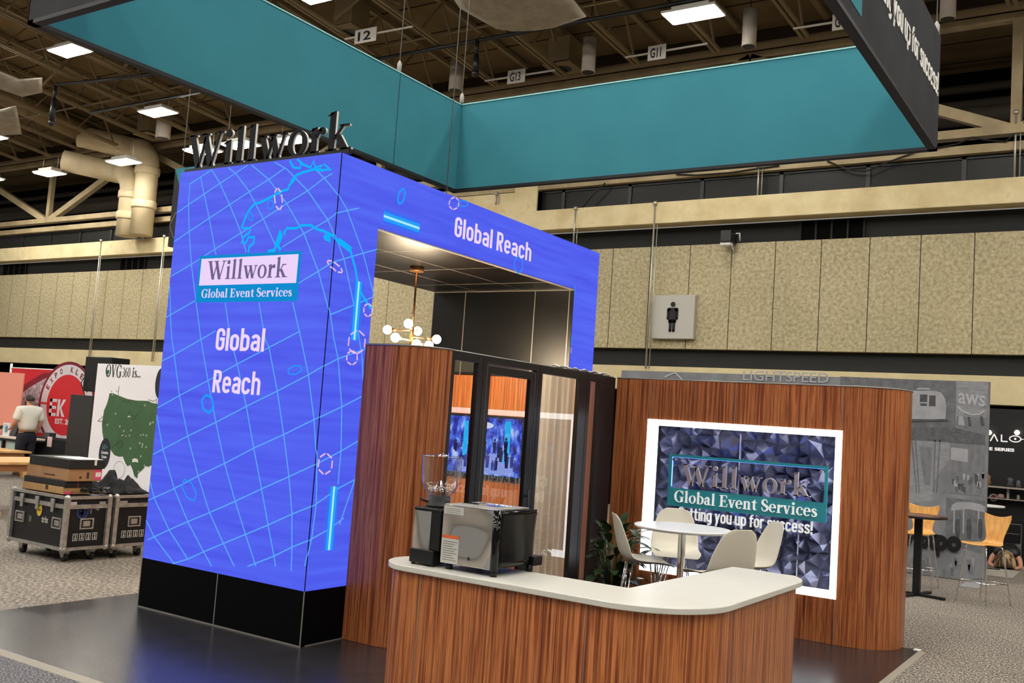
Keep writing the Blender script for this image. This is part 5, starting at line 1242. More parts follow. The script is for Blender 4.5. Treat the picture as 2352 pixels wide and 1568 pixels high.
# person with long hair sitting by the stand
p = PZ(2318, 1290); p = Vector((3.50, 13.0, 0))
def skin_obj(name, verts, edges, mats, parent=None, sub=2, smooth=True):
    me = bpy.data.meshes.new(name); me.from_pydata([v[0] for v in verts], edges, []); o = bpy.data.objects.new(name, me); COL.objects.link(o)
    if not isinstance(mats, (list, tuple)): mats = [mats]
    for x in mats: me.materials.append(x)
    md = o.modifiers.new('skin', 'SKIN'); md.use_smooth_shade = True
    sv = me.skin_vertices[0].data if me.skin_vertices else None
    if sv is None:
        o.data.skin_vertices.new() if hasattr(o.data.skin_vertices, 'new') else None; sv = me.skin_vertices[0].data
    for i, v in enumerate(verts): sv[i].radius = v[1] if isinstance(v[1], tuple) else (v[1], v[1]); sv[i].use_root = (i == 0)
    s_ = o.modifiers.new('sub', 'SUBSURF'); s_.levels = sub; s_.render_levels = sub
    if parent is not None: o.parent = parent
    return o
M_skin = mat('skin', S(196,142,116), .5); M_hairb = noise_mat('hair_blond', [(.35, S(44,32,24)), (.52, S(84,62,42)), (.62, S(186,160,118))], 3, 2, .5, stretch=(6,6,.6)); M_hair = mat('hair_dark', S(44,32,26), .6)
t = thing('person', 'person with long streaked hair crouching low on the floor by the black stand', 'person', p)
skin_obj('body', [((0,.30,.22),.10),((0,.12,.26),(.11,.08)),((0,-.02,.22),.07),((0,-.08,.16),(.08,.09)),((.2,.1,.2),.05),((.24,-.05,.06),.035),((.16,-.16,.04),.03),((-.2,.1,.2),.05),((-.24,-.05,.06),.035),((-.16,-.16,.04),.03),((.12,.1,.09),.05),((-.12,.1,.09),.05),((.12,.5,.06),.035),((-.12,.5,.06),.035)],
         [(0,1),(1,2),(2,3),(1,4),(4,5),(5,6),(1,7),(7,8),(8,9),(0,10),(0,11),(10,12),(11,13)], M_skin, t)
skin_obj('dark_top', [((0,.32,.22),.2),((0,.12,.27),(.21,.165)),((0,.02,.25),(.12,.1)),((.21,.1,.2),.075),((-.21,.1,.2),.075),((.13,.12,.09),.09),((-.13,.12,.09),.09),((.12,.5,.06),.07),((-.12,.5,.06),.07)], [(0,1),(1,2),(1,3),(1,4),(0,5),(0,6),(5,7),(6,8)], M_black, t)
hb = MB(); hb.grid(lambda u, v: ((.17*math.sin(v*1.5))*math.cos(u*2*PI)*(1+.05*math.sin(u*60)), -.06+(.14*math.sin(v*1.5))*math.sin(u*2*PI)*(1+.05*math.sin(u*60)), .02+.30*math.cos(v*1.5)), 60, 10); hb.build('hair', M_hairb, t, local=True, solid=.01)

# ================================================================== LEFT OF THE BOOTH
# ---- flight cases
M_case = noise_mat('case_laminate', [(.3, S(18,18,21)), (.7, S(28,28,32))], 8, 4, .42)
M_castor = mat('castor_black', S(20,20,22), .5)
def flight_case(x0, y0, lb, front_text):
    cx_, cy_, w, d, zb, zt = x0+.52, y0+.26, 1.04, .52, .135, .725
    t = thing('flight_case', lb, 'flight case', (cx_, cy_, 0), 0, 'flight cases on castors')
    X0, X1, Y0, Y1 = x0, x0+w, y0, y0+d
    b = MB(); b.box(X0+.01, Y0+.01, zb, X1-.01, Y1-.01, zt-.005); b.build('body', M_case, t)
    b = MB(); e = .032
    for z in (zb, zt-e): 
        for (a, c) in (((X0,Y0),(X1,Y0)),((X1,Y0),(X1,Y1)),((X1,Y1),(X0,Y1)),((X0,Y1),(X0,Y0))):
            b.box(min(a[0],c[0])-.004, min(a[1],c[1])-.004, z, max(a[0],c[0])+.004, max(a[1],c[1])+.004, z+e) if False else b.beam((a[0],a[1],z+e/2),(c[0],c[1],z+e/2), .03, e)
    for x, y in ((X0,Y0),(X1,Y0),(X1,Y1),(X0,Y1)): b.beam((x,y,zb),(x,y,zt), .05, .05)
    for (a, c) in (((X0,Y0),(X1,Y0)),((X1,Y0),(X1,Y1))): b.beam((a[0],a[1],zt-.115),(c[0],c[1],zt-.115), .018, .045)
    b.build('edge_profiles', M_alu, t)
    for x, y in ((X0,Y0),(X1,Y0),(X1,Y1),(X0,Y1)):
        for z in (zb+.016, zt-.016):
            b = MB(); b.ball((x,y,z), .036, 10); b.build('ball_corner', M_alu, t)
    for x in (X0+.2, X0+.5, X0+.8):
        b = MB(); b.box(x-.035, Y0-.03, zt-.1, x+.035, Y0-.014, zt-.045); b.box(x-.025, Y0-.026, zt-.19, x+.025, Y0-.014, zt-.09); b.build('latch', M_alu, t, bevel=.004)
    def handle(T, u, v):
        b = MB()
        for q in (rc(u-.085,v-.06,u+.085,v-.045), rc(u-.085,v+.045,u+.085,v+.06), rc(u-.085,v-.045,u-.068,v+.045), rc(u+.068,v-.045,u+.085,v+.045)): b.prism(q, T, .0, .016)
        b.prism(rc(u-.045,v-.03,u+.045,v+.03), T, .0, .01); h = b.build('handle', M_alu, t)
    TA = facing_front(Y0-.0+.008); TB = facing_right(X1-.008)
    handle(TA, X0+.16, .42); handle(TA, X1-.16, .42); handle(TB, Y0+.26, .42)
    b = MB()
    for i in range(4):
        u = Y0+.14+i*.08; b.prism(rc(u-.03,.235,u+.03,.315), TB, .0, .003, 0); b.prism(rc(u-.022,.243,u+.022,.307), TB, .0035, .005, 1); b.prism([(u-.014,.25),(u+.014,.25),(u+.003,.28),(u+.012,.3),(u-.012,.3),(u-.003,.28)], TB, .0055, .007, 0)
    b.build('shipping_marks', [mat('mark_white', S(190,188,184), .6), M_case], t)
    if front_text:
        b = MB(); b.prism(circ(X0+.52,.53,.05,.07,20), TA, .0, .003, 0); b.prism(circ(X0+.52,.53,.062,.085,20), TA, -.002, .0015, 1); b.prism(rc(X0+.49,.52,X0+.55,.535), TA, .0035, .0045, 3)
        sans(b, 'trix', TA, X0+.58, .40, .13, .075, .003, 2, .02, .0); b.prism([(X0+.33,.45),(X0+.39,.44),(X0+.385,.39),(X0+.36,.37),(X0+.335,.39)], TA, .0, .002, 4)
        b.build('front_stickers', [mat('sticker_yellow', S(214,190,50), .6), mat('sticker_navy', S(24,28,60), .6), mat('stencil', S(190,186,180), .7), mat('sticker_red2', S(170,60,50), .6), mat('sticker_grey', S(88,86,84), .7)], t)
        b = MB()
        for p_ in arc(Y0+.2, .56, .075, .085, .016, .016, 0, 360, 20): b.prism(p_, TB, .0, .002, 0)
        b.prism([(Y0+.16,.54),(Y0+.245,.54),(Y0+.245,.552),(Y0+.185,.552),(Y0+.225,.61),(Y0+.225,.51),(Y0+.213,.51),(Y0+.213,.59)], TB, .0, .002, 0)
        b.prism(rc(Y0+.03,.60,Y0+.12,.665), TB, .0, .003, 1); b.prism(rc(Y0+.40,.62,Y0+.48,.66), TB, .0, .003, 2); b.prism([(Y0+.31,.62),(Y0+.37,.6),(Y0+.41,.57),(Y0+.39,.56),(Y0+.34,.585)], TB, .0, .002, 2); b.prism(rc(Y0+.30,.53,Y0+.31,.58), TB, .0, .002, 2)
        b.build('side_stickers', [mat('mark_blue', S(34,58,130), .6), mat('tag_white', S(200,190,200), .6), mat('tape_grey', S(150,148,146), .6)], t)
    else:
        b = MB(); b.prism(rc(Y0+.05,.62,Y0+.15,.66), TB, .0, .003, 0); b.build('side_stickers', mat('tape_grey', S(150,148,146), .6), t)
    for x, y in ((X0+.12,Y0+.1),(X1-.12,Y0+.1),(X1-.12,Y1-.1),(X0+.12,Y1-.1)):
        b = MB(); b.box(x-.06,y-.05,.115,x+.06,y+.05,.135); b.add([(x-.05,y-.035,.115),(x+.05,y-.035,.115),(x+.03,y-.035,.05),(x-.0,y-.035,.05),(x-.05,y+.035,.115),(x+.05,y+.035,.115),(x+.03,y+.035,.05),(x-.0,y+.035,.05)], [(0,1,2,3),(7,6,5,4),(0,3,7,4),(1,5,6,2)])
        co = b.build('castor', M_alu, t); b = MB(); b.lathe([(.03,-.022),(.05,-.02),(.05,.02),(.03,.022)], (x+.01,y,.05), 18, 0, Matrix.Rotation(PI/2,3,'X')); b.build('wheel', M_castor, co)
    return t
FX, FY = -5.47, .81
flight_case(FX, FY, 'black flight case with yellow round sticker, nearest the left edge', True)
flight_case(FX+.0, FY+.615, 'black flight case behind the first one, half hidden by the blue tower', False)
# boxes stacked on the case
M_kraft = noise_mat('cardboard', [(.3, S(156,118,74)), (.7, S(184,146,98))], 4, 4, .8); M_kraft2 = noise_mat('cardboard_pink', [(.3, S(146,108,76)), (.7, S(170,130,94))], 4, 4, .8); M_bbox = mat('black_carton', S(22,21,22), .6)
ZC = .729
def carton(nm, x0, y0, z0, x1, y1, z1, mt, lb, marks=None, tape=None):
    t = thing(nm, lb, 'box', ((x0+x1)/2, (y0+y1)/2, z0), 0, 'boxes stacked on the flight case')
    b = MB(); b.box(x0,y0,z0,x1,y1,z1); b.build('carton', mt, t, bevel=.004)
    if marks:
        b = MB(); 
        for T, u0_, v0_, u1_, v1_, m_ in marks: b.prism(rc(u0_,v0_,u1_,v1_), T, .0005, .0015, m_)
        b.build('print', [mat('ink', S(70,46,34), .8), mat('tape_pink', S(232,76,130), .6), M_white, mat('seam_brown', S(110,80,48), .8)], t)
    return t
y0_ = FY+.05
TA = facing_front(y0_); x0_, x1_ = FX+.10, FX+.98; TB = facing_right(x1_)
carton('cardboard_box', x0_-.04, y0_, ZC, x1_-.12, y0_+.36, ZC+.08, M_kraft, 'flat tan cardboard box at the bottom of the stack on the flight case', [(TA, x0_+.42, ZC+.03, x0_+.47, ZC+.08, 0), (facing_right(x1_-.12), y0_+.01, ZC+.005, y0_+.12, ZC+.03, 1)])
carton('black_box', x0_-.03, y0_+.005, ZC+.08, x1_-.1, y0_+.34, ZC+.15, M_bbox, 'flat black box with pink tape, second from the bottom of the stack', [(facing_right(x1_-.1), y0_+.16, ZC+.082, y0_+.165, ZC+.15, 1)])
carton('cardboard_box', x0_+.0, y0_+.01, ZC+.15, x1_-.06, y0_+.42, ZC+.29, M_kraft2, 'thick brown cardboard box with dark print and pink tape, third up the stack', [(facing_front(y0_+.01), x0_+.35, ZC+.19, x0_+.56, ZC+.205, 0), (facing_front(y0_+.01), x0_+.02, ZC+.155, x0_+.75, ZC+.16, 3), (facing_right(x1_-.06), y0_+.14, ZC+.18, y0_+.17, ZC+.205, 0), (facing_right(x1_-.06), y0_+.23, ZC+.18, y0_+.26, ZC+.25, 0), (facing_right(x1_-.06), y0_+.32, ZC+.17, y0_+.42, ZC+.28, 1), (facing_right(x1_-.0595), y0_+.34, ZC+.2, y0_+.41, ZC+.25, 2)])
carton('black_box', x0_+.05, y0_-.0, ZC+.29, x1_-.04, y0_+.44, ZC+.39, M_bbox, 'large flat black box on top of the stack', [(facing_right(x1_-.04), y0_+.3, ZC+.33, y0_+.33, ZC+.392, 2)])
# white paper on the top box
b = MB(); b.box(x0_+.35, y0_+.1, ZC+.391, x1_-.06, y0_+.42, ZC+.396); tag(b.build('paper_sheet', M_white, loc=(x0_+.6, y0_+.3, ZC+.391)), 'white paper sheet lying on the top black box', 'paper')
# cable tangle and black cloth
b = MB(); rp = random.Random(5)
for i in range(16):
    cx_, cy_ = FX+1.0-.02+rp.uniform(-.05,.03), FY+.42+rp.uniform(-.2,.1); r_ = rp.uniform(.03,.06); a0 = rp.uniform(0,6)
    b.tube([(cx_+r_*math.cos(a0+k*.7)*1.1, cy_+r_*math.sin(a0+k*.7), ZC+.012+.03*rp.random()+.004*i*.9) for k in range(9)], .009, 6, i % 4 == 0)
tag(b.build('cable_tangle', [M_black, mat('cable_grey', S(110,108,106), .5)], loc=(FX+.82, FY+.7, ZC)), 'tangle of black cables on the flight cases beside the boxes', 'cable')
M_fab = noise_mat('black_fabric', [(.3, S(16,16,18)), (.7, S(26,26,30))], 9, 3, .75)
from mathutils import noise as mn
def hump(u, v):
    x = FX+.34+.66*u; y = FY+.60+.50*v; e = math.sin(PI*u)**.6*math.sin(PI*v)**.6
    q = Vector((x*5.2, y*5.2, 1.7)); f = abs(mn.noise(q))*1.5+abs(mn.noise(q*2.3))*.7
    return (x, y, ZC+.004+e*(.06+.26*f*(1-.75*v)+.05*math.sin(v*9)))
b = MB(); b.grid(hump, 34, 34); o = b.build('black_cloth', M_fab, loc=(FX+.7, FY+1.1, ZC), solid=.006); tag(o, 'crumpled heap of black cloth on the second flight case', 'cloth')

# ---- white map display board
yo = 4.4; T = facing_front(yo); a = PY(225, 833, yo)
x0_, x1_, zt_ = a.x, -6.5, 2.39
t = thing('map_board', 'tall white display board with green country map, left of the blue tower', 'display board', ((x0_+x1_)/2, yo, 0))
b = MB(); b.box(x0_, yo, .01, x1_, yo+.06, zt_); b.build('board', mat('board_white', S(238,237,242), .6), t)
b = MB(); b.box(x0_+.1, yo-.25, 0, x0_+.4, yo+.3, .015); b.box(x1_-.4, yo-.25, 0, x1_-.1, yo+.3, .015); b.build('base_plate', M_black, t)
def oq(*pts): return [(q.x, q.z) for q in (PY(200+x*200/1045, 820+y*200/1045, yo) for x, y in pts)]
b = MB(); b.prism(oq((270,435),(305,430),(380,460),(480,500),(590,520),(735,525),(770,545),(835,560),(1000,556),(990,1290),(760,1300),(745,1315),(700,1305),(670,1345),(610,1400),(605,1455),(570,1430),(545,1340),(520,1290),(490,1310),(465,1280),(430,1190),(390,1195),(330,1175),(290,1120),(250,1040),(200,990),(185,900),(180,800),(205,640),(240,560),(265,470)), T, .001, .003); b.build('map_print', noise_mat('map_green', [(.3, S(60,92,62)), (.7, S(68,102,70))], 2, 3, .7), t)
b = MB()
for x, y in ((345,678),(695,577),(245,813),(395,830),(443,886),(530,878),(512,940),(647,935),(678,930),(712,940),(636,1030),(668,1045),(662,1072),(710,1078),(520,1096),(645,1190),(690,1300),(620,1370),(755,805),(765,790),(792,782),(305,450),(297,410),(360,412)):
    (u, v), = oq((x, y)); b.prism(circ(u, v, .016, .016, 10), T, .0035, .0045, 1); b.prism(circ(u, v, .009, .009, 8), T, .005, .006, 0)
for pts in (((490,690),(510,650),(540,690),(570,720),(600,690),(620,670)), ((490,700),(530,740),(560,750),(590,720)), ((300,1090),(345,1050),(370,1010),(420,1005),(430,1060),(390,1100),(360,1050),(400,1030)), ((415,540),(440,515),(470,545),(500,520),(520,550)), ((130,768),(205,770),(190,710),(130,768)), ((375,455),(385,345)), ((200,790),(240,780),(230,760)), ((740,510),(800,530),(840,500),(830,560))):
    strip2(b, oq(*pts), T, .009, .001, 0, .0035)
b.prism(oq((545,1225),(575,1212),(612,1225),(615,1265),(580,1255),(545,1262)), T, .0035, .005, 1); b.prism(oq((410,945),(430,930),(450,948),(465,938),(480,950)), T, .0035, .005, 1); b.prism(oq((490,720),(498,698),(506,718),(516,700),(524,720)), T, .0035, .005, 1)
b.build('map_marks', [mat('ink_dark', S(28,44,34), .7), mat('print_cream', S(220,222,212), .7)], t)
b = MB(); (u0_, v0_), (u1_, v1_), (u2_, v2_), (u3_, v3_) = oq((218,235),(410,240),(648,238),(520,238))
serif(b, 'OVG', T, u0_, v0_, (u1_-u0_), .21, .002, 0); serif(b, '360', T, u1_+.02, v0_+.01, (u3_-u1_)-.03, .16, .002, 0); serif(b, 'is...', T, u3_+.04, v0_+.015, (u2_-u3_)-.05, .16, .002, 0)
(uc, vc), = oq((252,190)); b.prism(circ(uc, vc+.02, .035, .035, 14), T, .0035, .005, 1); b.prism(rc(uc-.008, vc-.06, uc+.008, vc), T, .0035, .005, 1)
b.build('headline', [mat('ink_black', S(26,28,28), .7), mat('tree_green', S(40,96,70), .7)], t)
b = MB(); (uc, vc), = oq((212,1152)); b.prism(circ(uc, vc, .15, .25, 32), T, .0035, .006, 0); (u, v), = oq((880,315)); b.prism(circ(u, v, .12, .24, 32), T, .0035, .006, 0)
for p_ in arc(*oq((385,1350))[0], .15, .14, .008, .008, 0, 360, 28): b.prism(p_, T, .0035, .005, 2)
sans(b, '60+', T, uc-.07, vc+.06, .14, .09, .001, 3, .0, .0065); sans(b, 'Convention', T, uc-.09, vc-.01, .19, .05, .001, 1, .03, .0065); sans(b, 'Centers', T, uc-.07, vc-.08, .14, .05, .001, 1, .03, .0065)
b.build('badges', [mat('badge_navy', S(26,32,48), .6), M_white, mat('badge_grey', S(186,184,184), .7), mat('badge_teal', S(90,130,130), .6)], t)

# ---- wooden workbenches
M_pine = noise_mat('pine', [(.3, S(190,140,84)), (.7, S(222,176,116))], 3, 4, .55, stretch=(5,1,1))
def bench(x0, y0, x1, y1, zt, lb, lower=True):
    t = thing('workbench', lb, 'table', ((x0+x1)/2, (y0+y1)/2, 0), 0, 'pine workbenches')
    b = MB(); b.box(x0-.04, y0-.04, zt-.04, x1+.04, y1+.04, zt); b.build('bench_top', M_pine, t, bevel=.004)
    b = MB(); b.box(x0, y0, zt-.14, x1, y0+.04, zt-.04); b.box(x0, y1-.04, zt-.14, x1, y1, zt-.04); b.box(x0, y0, zt-.14, x0+.04, y1, zt-.04); b.box(x1-.04, y0, zt-.14, x1, y1, zt-.04); b.build('apron', mat('pine_dark', S(150,98,56), .6), t)
    for x, y in ((x0,y0),(x1-.09,y0),(x0,y1-.09),(x1-.09,y1-.09)):
        b = MB(); b.box(x, y, 0, x+.09, y+.09, zt-.04); b.build('leg', M_pine, t)
    if lower:
        b = MB(); b.box(x1-.04, y0, .06, x1, y1, .15) if lower == 2 else b.box(x0, y0, .06, x1, y0+.04, .15); b.build('stretcher', M_pine, t)
    return t
zb_ = PX(232, 1062, -8.25).z; ye_ = PX(232, 1062, -8.25).y
yn_ = PZ(10, 1190).y
bench(-9.3, yn_-.35, -8.29, ye_, zb_, 'pine workbench behind the flight cases', 1)
p = PY(25, 1036, 6.0); bench(p.x-1.4, 5.6, p.x, 6.4, p.z, 'pine workbench further back at the left edge', 0)
# loose timber on the floor at the left
a = PZ(0, 1172, .1); b = MB(); b.box(-9.9, a.y-.1, .005, PZ(28,1172,.1).x, a.y-.01, .095); b.box(-9.9, a.y-.2, .005, PZ(28,1178,.05).x-.05, a.y-.11, .095); tag(b.build('timber', M_pine, loc=(-9, a.y, .005)), 'pine boards lying on the carpet at the left edge', 'timber')

# ---- red trade show backdrop
ye = 9.0; T = facing_front(ye)
def eq(*pts, k=(0,780,240/1344)): return [(q.x, q.z) for q in (PY(k[0]+x*k[2], k[1]+y*k[2], ye) for x, y in pts)]
a = PY(28, 845, ye); q = PY(200, 858, ye); xl_, xr_ = a.x, q.x+1.2; z1_ = a.z; z0_ = .62
t = thing('red_backdrop', 'red trade show backdrop with a round white emblem, far left', 'backdrop', ((xl_+xr_)/2, ye, 0))
b = MB(); b.box(xl_, ye, z0_, xr_, ye+.03, z1_); b.build('fabric', mat('backdrop_red', S(196,34,44), .8), t)
b = MB(); b.tube([(xl_-.1, ye+.03, 0),(xl_-.1, ye+.03, z1_+.12)], .03, 10); b.tube([(xr_, ye+.03, 0),(xr_, ye+.03, z1_)], .03, 10); b.tube([(xl_-.1, ye+.03, z1_),(xr_, ye+.03, z1_)], .025, 8); b.build('pole', M_white, t)
M_crowd = noise_mat('backdrop_grey', [(.35, S(120,112,122)), (.5, S(168,160,170)), (.65, S(206,200,206))], 9, 5, .8)
b = MB(); pm = lambda pts, m, w: b.prism(eq(*pts), T, w, w+.002, m)
pm([(240,690),(270,670),(420,560),(700,440),(860,425),(1095,440),(1095,1000),(850,1225),(200,1170)], 0, .001); pm([(275,690),(300,590),(420,510),(560,430),(860,425),(700,440),(560,510),(400,600)], 1, .004)
(uc, vc), = eq((850, 840)); (ur, vr), = eq((500, 840)); R_ = uc-ur
b.prism(circ(uc, vc, R_, R_*.93, 48), T, .0065, .008, 1); b.prism(circ(uc, vc, R_*.93, R_*.865, 48), T, .0085, .01, 2); b.prism(circ(uc, vc, R_*.70, R_*.65, 48), T, .0105, .012, 3)
b.prism([(uc-R_*1.0, vc-R_*1.18), (uc+R_*1.0, vc-R_*1.18), (uc+R_*1.0, vc-R_*.93), (uc-R_*1.0, vc-R_*.93)], T, .005, .006, 2)
b.prism(rc(uc-R_*.95, vc-.02, uc-R_*.68, vc+.03), T, .0125, .014, 3)
def star(u, v, r): return [(u+r*(1 if i % 2 == 0 else .42)*math.cos(PI/2+i*PI/5), v+r*(1 if i % 2 == 0 else .42)*math.sin(PI/2+i*PI/5)) for i in range(10)]
for i in range(5): b.prism(star(uc-R_*.5+i*R_*.27, vc-R_*1.07, .06), T, .0065, .008, 1)
# block letters E K
(u, v), (u2, v2) = eq((632, 975), (650, 755)); hh = v2-v; ww = hh*.62
for q_ in (rc(u,v,u+ww*.36,v+hh), rc(u,v,u+ww*1.1,v+hh*.18), rc(u,v+hh*.41,u+ww*1.05,v+hh*.59), rc(u,v+hh*.82,u+ww*1.1,v+hh)): b.prism(q_, T, .0125, .014, 2)
u += ww*1.25
for q_ in (rc(u,v,u+ww*.36,v+hh), [(u+ww*.36,v+hh*.5),(u+ww*.8,v+hh),(u+ww*1.25,v+hh),(u+ww*.62,v+hh*.5),(u+ww*1.25,v),(u+ww*.8,v)]): b.prism(q_, T, .0125, .014, 2)
(u, v), (u2, v2) = eq((710, 1075), (870, 1082)); sans(b, 'EST. 2018'[:7], T, u, v, (u2-u)*1.2, .13, .002, 2, .03, .0125)
txt = 'EXPO KLEAN'
for i, ch in enumerate(txt):
    if ch == ' ': continue
    an = math.radians(152-i*124/(len(txt)-1)); er = Vector((math.cos(an), math.sin(an)*.93)); et = Vector((math.sin(an), -math.cos(an)*.93))
    c_ = Vector((uc, vc))+er*R_*.755; s_ = .15
    T2_ = lambda u, v, w, c_=c_, er=er, et=et: T(c_.x+et.x*(u-s_*.36)+er.x*v, c_.y+et.y*(u-s_*.36)+er.y*v, w)
    sans(b, ch, T2_, 0, 0, s_*(.2 if ch == 'I' else .72), s_, .002, 1, .03, .0105)
b.build('emblem_print', [M_crowd, mat('print_maroon', S(120,24,44), .8), mat('print_white', S(214,208,212), .8), mat('print_red', S(206,38,46), .8)], t)
# salmon banner at the left edge
ys = 8.3; T = facing_front(ys); a = PY(55, 857, ys); q = PY(33, 995, ys)
t = thing('salmon_banner', 'salmon pink banner with a pale circle at the left edge', 'banner', (a.x-1.0, ys, 0))
b = MB(); b.box(a.x-2.0, ys, .3, a.x, ys+.03, a.z); b.build('panel', mat('salmon', S(236,150,130), .8), t)
c0 = PY(-30, 860, ys); b = MB(); b.prism(circ(c0.x+.0, c0.z-.3, .48, .62, 36), T, .001, .003); b.build('pale_circle', mat('pale_grey', S(214,206,206), .8), t)
b = MB(); b.tube([(a.x-.05, ys+.05, 0),(a.x-.05, ys+.05, .4)], .02, 8); b.tube([(a.x-1.9, ys+.05, 0),(a.x-1.9, ys+.05, .4)], .02, 8); b.build('stand_leg', M_white, t)
# black draped table under the backdrop
p = PY(150, 1010, 8.4); zt_ = p.z
b = MB(); b.box(PY(95,1010,8.4).x-.7, 8.25, .01, PY(190,1015,8.4).x, 8.85, zt_)
tag(b.build('draped_table', mat('drape_black', S(14,14,16), .9), loc=(p.x, 8.5, .01), bevel=.02), 'black draped table in front of the red backdrop', 'table')
p = PY(106, 1001, 8.3); b = MB(); b.box(p.x-.12, 8.3, zt_, p.x+.12, 8.48, zt_+.13); tag(b.build('small_case', mat('case_grey', S(62,60,60), .5), loc=(p.x,8.3,zt_)), 'small dark grey case on the black draped table behind the person', 'case')
p = PY(105, 1012, 8.14); b = MB(); b.box(p.x-.09, 8.235, p.z-.14, p.x+.09, 8.249, p.z+.1); tag(b.build('paper_poster', mat('poster_pink', S(228,196,188), .7), loc=(p.x,8.13,p.z)), 'pinkish paper hanging on the front of the black draped table', 'paper')
# black speaker tower and leaning panel
ysp = 8.0; a = PY(197, 818, ysp); q = PY(256, 822, ysp); z_ = PY(192, 898, ysp).z
t = thing('loudspeaker', 'black loudspeaker box on a stand behind the white map board', 'speaker', ((a.x+q.x)/2, ysp+.25, 0))
b = MB(); b.box(a.x, ysp, z_, q.x, ysp+.5, a.z); b.build('cabinet', M_blkmatte, t, bevel=.02)
b = MB(); b.tube([((a.x+q.x)/2, ysp+.3, 0),((a.x+q.x)/2, ysp+.3, z_)], .03, 8); b.beam((a.x-.1,ysp+.3,.02),(q.x+.1,ysp+.3,.02),.05,.03); b.build('stand', M_blkmatte, t)
b = MB(); P_ = [PY(x, y, ysp-.05) for x, y in ((192,868),(186,880),(192,900),(200,930),(210,950))]; b.tube(P_, .012, 6); b.build('cable', M_blkmatte, t)
yt = 7.0; a = PY(163, 905, yt); q = PY(214, 907, yt); a2 = PY(147, 1040, yt); q2 = PY(190, 1046, yt)
t = thing('floor_panel', 'tall dark grey panel standing on the floor between the backdrop and the map board', 'panel', ((a.x+q.x)/2, yt, 0))
hz = a.z
b = MB(); b.box(a.x-.0, yt, .02, q.x, yt+.12, hz); b.build('panel', mat('panel_dark', S(44,42,42), .5), t, bevel=.005)
b = MB(); b.box(a.x-.05, yt-.3, 0, q.x, yt+.3, .02); b.build('base', mat('base_grey', S(96,100,98), .5), t)
# display table at the left with cards
yd = 7.6; p = PY(20, 1003, yd); zt_ = p.z; xr_ = PY(50, 1003, yd).x
t = thing('display_table', 'pale display table with dark edge at the left edge', 'table', (xr_-1.0, yd+.3, 0))
b = MB(); b.box(xr_-2.0, yd, zt_-.04, xr_, yd+.6, zt_); b.build('tabletop', mat('top_cream', S(220,206,190), .5), t)
b = MB(); b.box(xr_-2.0, yd-.005, zt_-.09, xr_, yd+.6, zt_-.041); b.build('edge', M_black, t)
b = MB(); x_ = PY(8,1025,yd).x; b.box(xr_-2.0, yd+.05, .02, x_-.12, yd+.07, zt_-.09); b.box(x_+.02, yd+.05, .02, xr_-.08, yd+.07, zt_-.09); b.build('front_panel', mat('panel_mint', S(172,190,180), .6), t)
b = MB()
for x in (x_-.1, xr_-.06, xr_-2.0): b.box(x, yd, 0, x+.06, yd+.06, zt_-.09)
b.build('legs', M_black, t)
p = PY(14, 998, yd+.15); t = thing('photo_frame', 'white picture frame with a blue picture on the display table', 'picture frame', (p.x, yd+.15, zt_)); s_ = .27
T = facing_front(yd+.15); b = MB()
for q_ in (rc(p.x-s_/2,zt_,p.x+s_/2,zt_+.05), rc(p.x-s_/2,zt_+.28,p.x+s_/2,zt_+.32), rc(p.x-s_/2,zt_+.05,p.x-s_/2+.05,zt_+.28), rc(p.x+s_/2-.05,zt_+.05,p.x+s_/2,zt_+.28)): b.prism(q_, T, 0, .02)
b.build('frame', M_white, t); b = MB(); b.prism(rc(p.x-s_/2+.03,zt_+.03,p.x+s_/2-.03,zt_+.3), T, -.004, .006, 0); b.prism(rc(p.x-s_/2+.08,zt_+.09,p.x+s_/2-.08,zt_+.24), T, .0065, .008, 1); b.build('picture', [mat('pic_pale', S(206,206,204), .6), mat('pic_blue', S(86,136,178), .6)], t)
b = MB(); p2 = PY(28, 992, yd+.32); b.add([(p2.x-.1,yd+.30,zt_),(p2.x+.16,yd+.30,zt_),(p2.x+.08,yd+.42,zt_+.34),(p2.x-.12,yd+.42,zt_+.34),(p2.x-.1,yd+.5,zt_),(p2.x+.16,yd+.5,zt_)], [(0,1,2,3),(3,2,5,4),(0,4,5,1),(0,3,4),(1,5,2)]); tag(b.build('easel_card', M_black, loc=(p2.x,yd+.4,zt_)), 'black tent card beside the white picture frame', 'card')
b = MB(); p3 = PY(1, 978, yd+.3); b.lathe([(.06,zt_),(.08,zt_+.14),(.001,zt_+.14)], (p3.x,yd+.3,0), 14, 1)
for i in range(16):
    a_ = i*2.4; leaf(b, (p3.x+.03*math.cos(a_), yd+.3+.03*math.sin(a_), zt_+.13), a_, 1.0, .16, .05, .6)
tag(b.build('small_plant', [M_leaf, mat('pot_pink', S(214,160,146), .6)], loc=(p3.x,yd+.3,zt_)), 'small potted plant on the display table at the left edge', 'plant')

# ---- person in the white polo shirt
pm_ = Vector((-15.25, 6.75, 0))
t = thing('person', 'bearded person in white polo shirt and dark trousers, back turned, at the far left', 'person', pm_, math.radians(90))
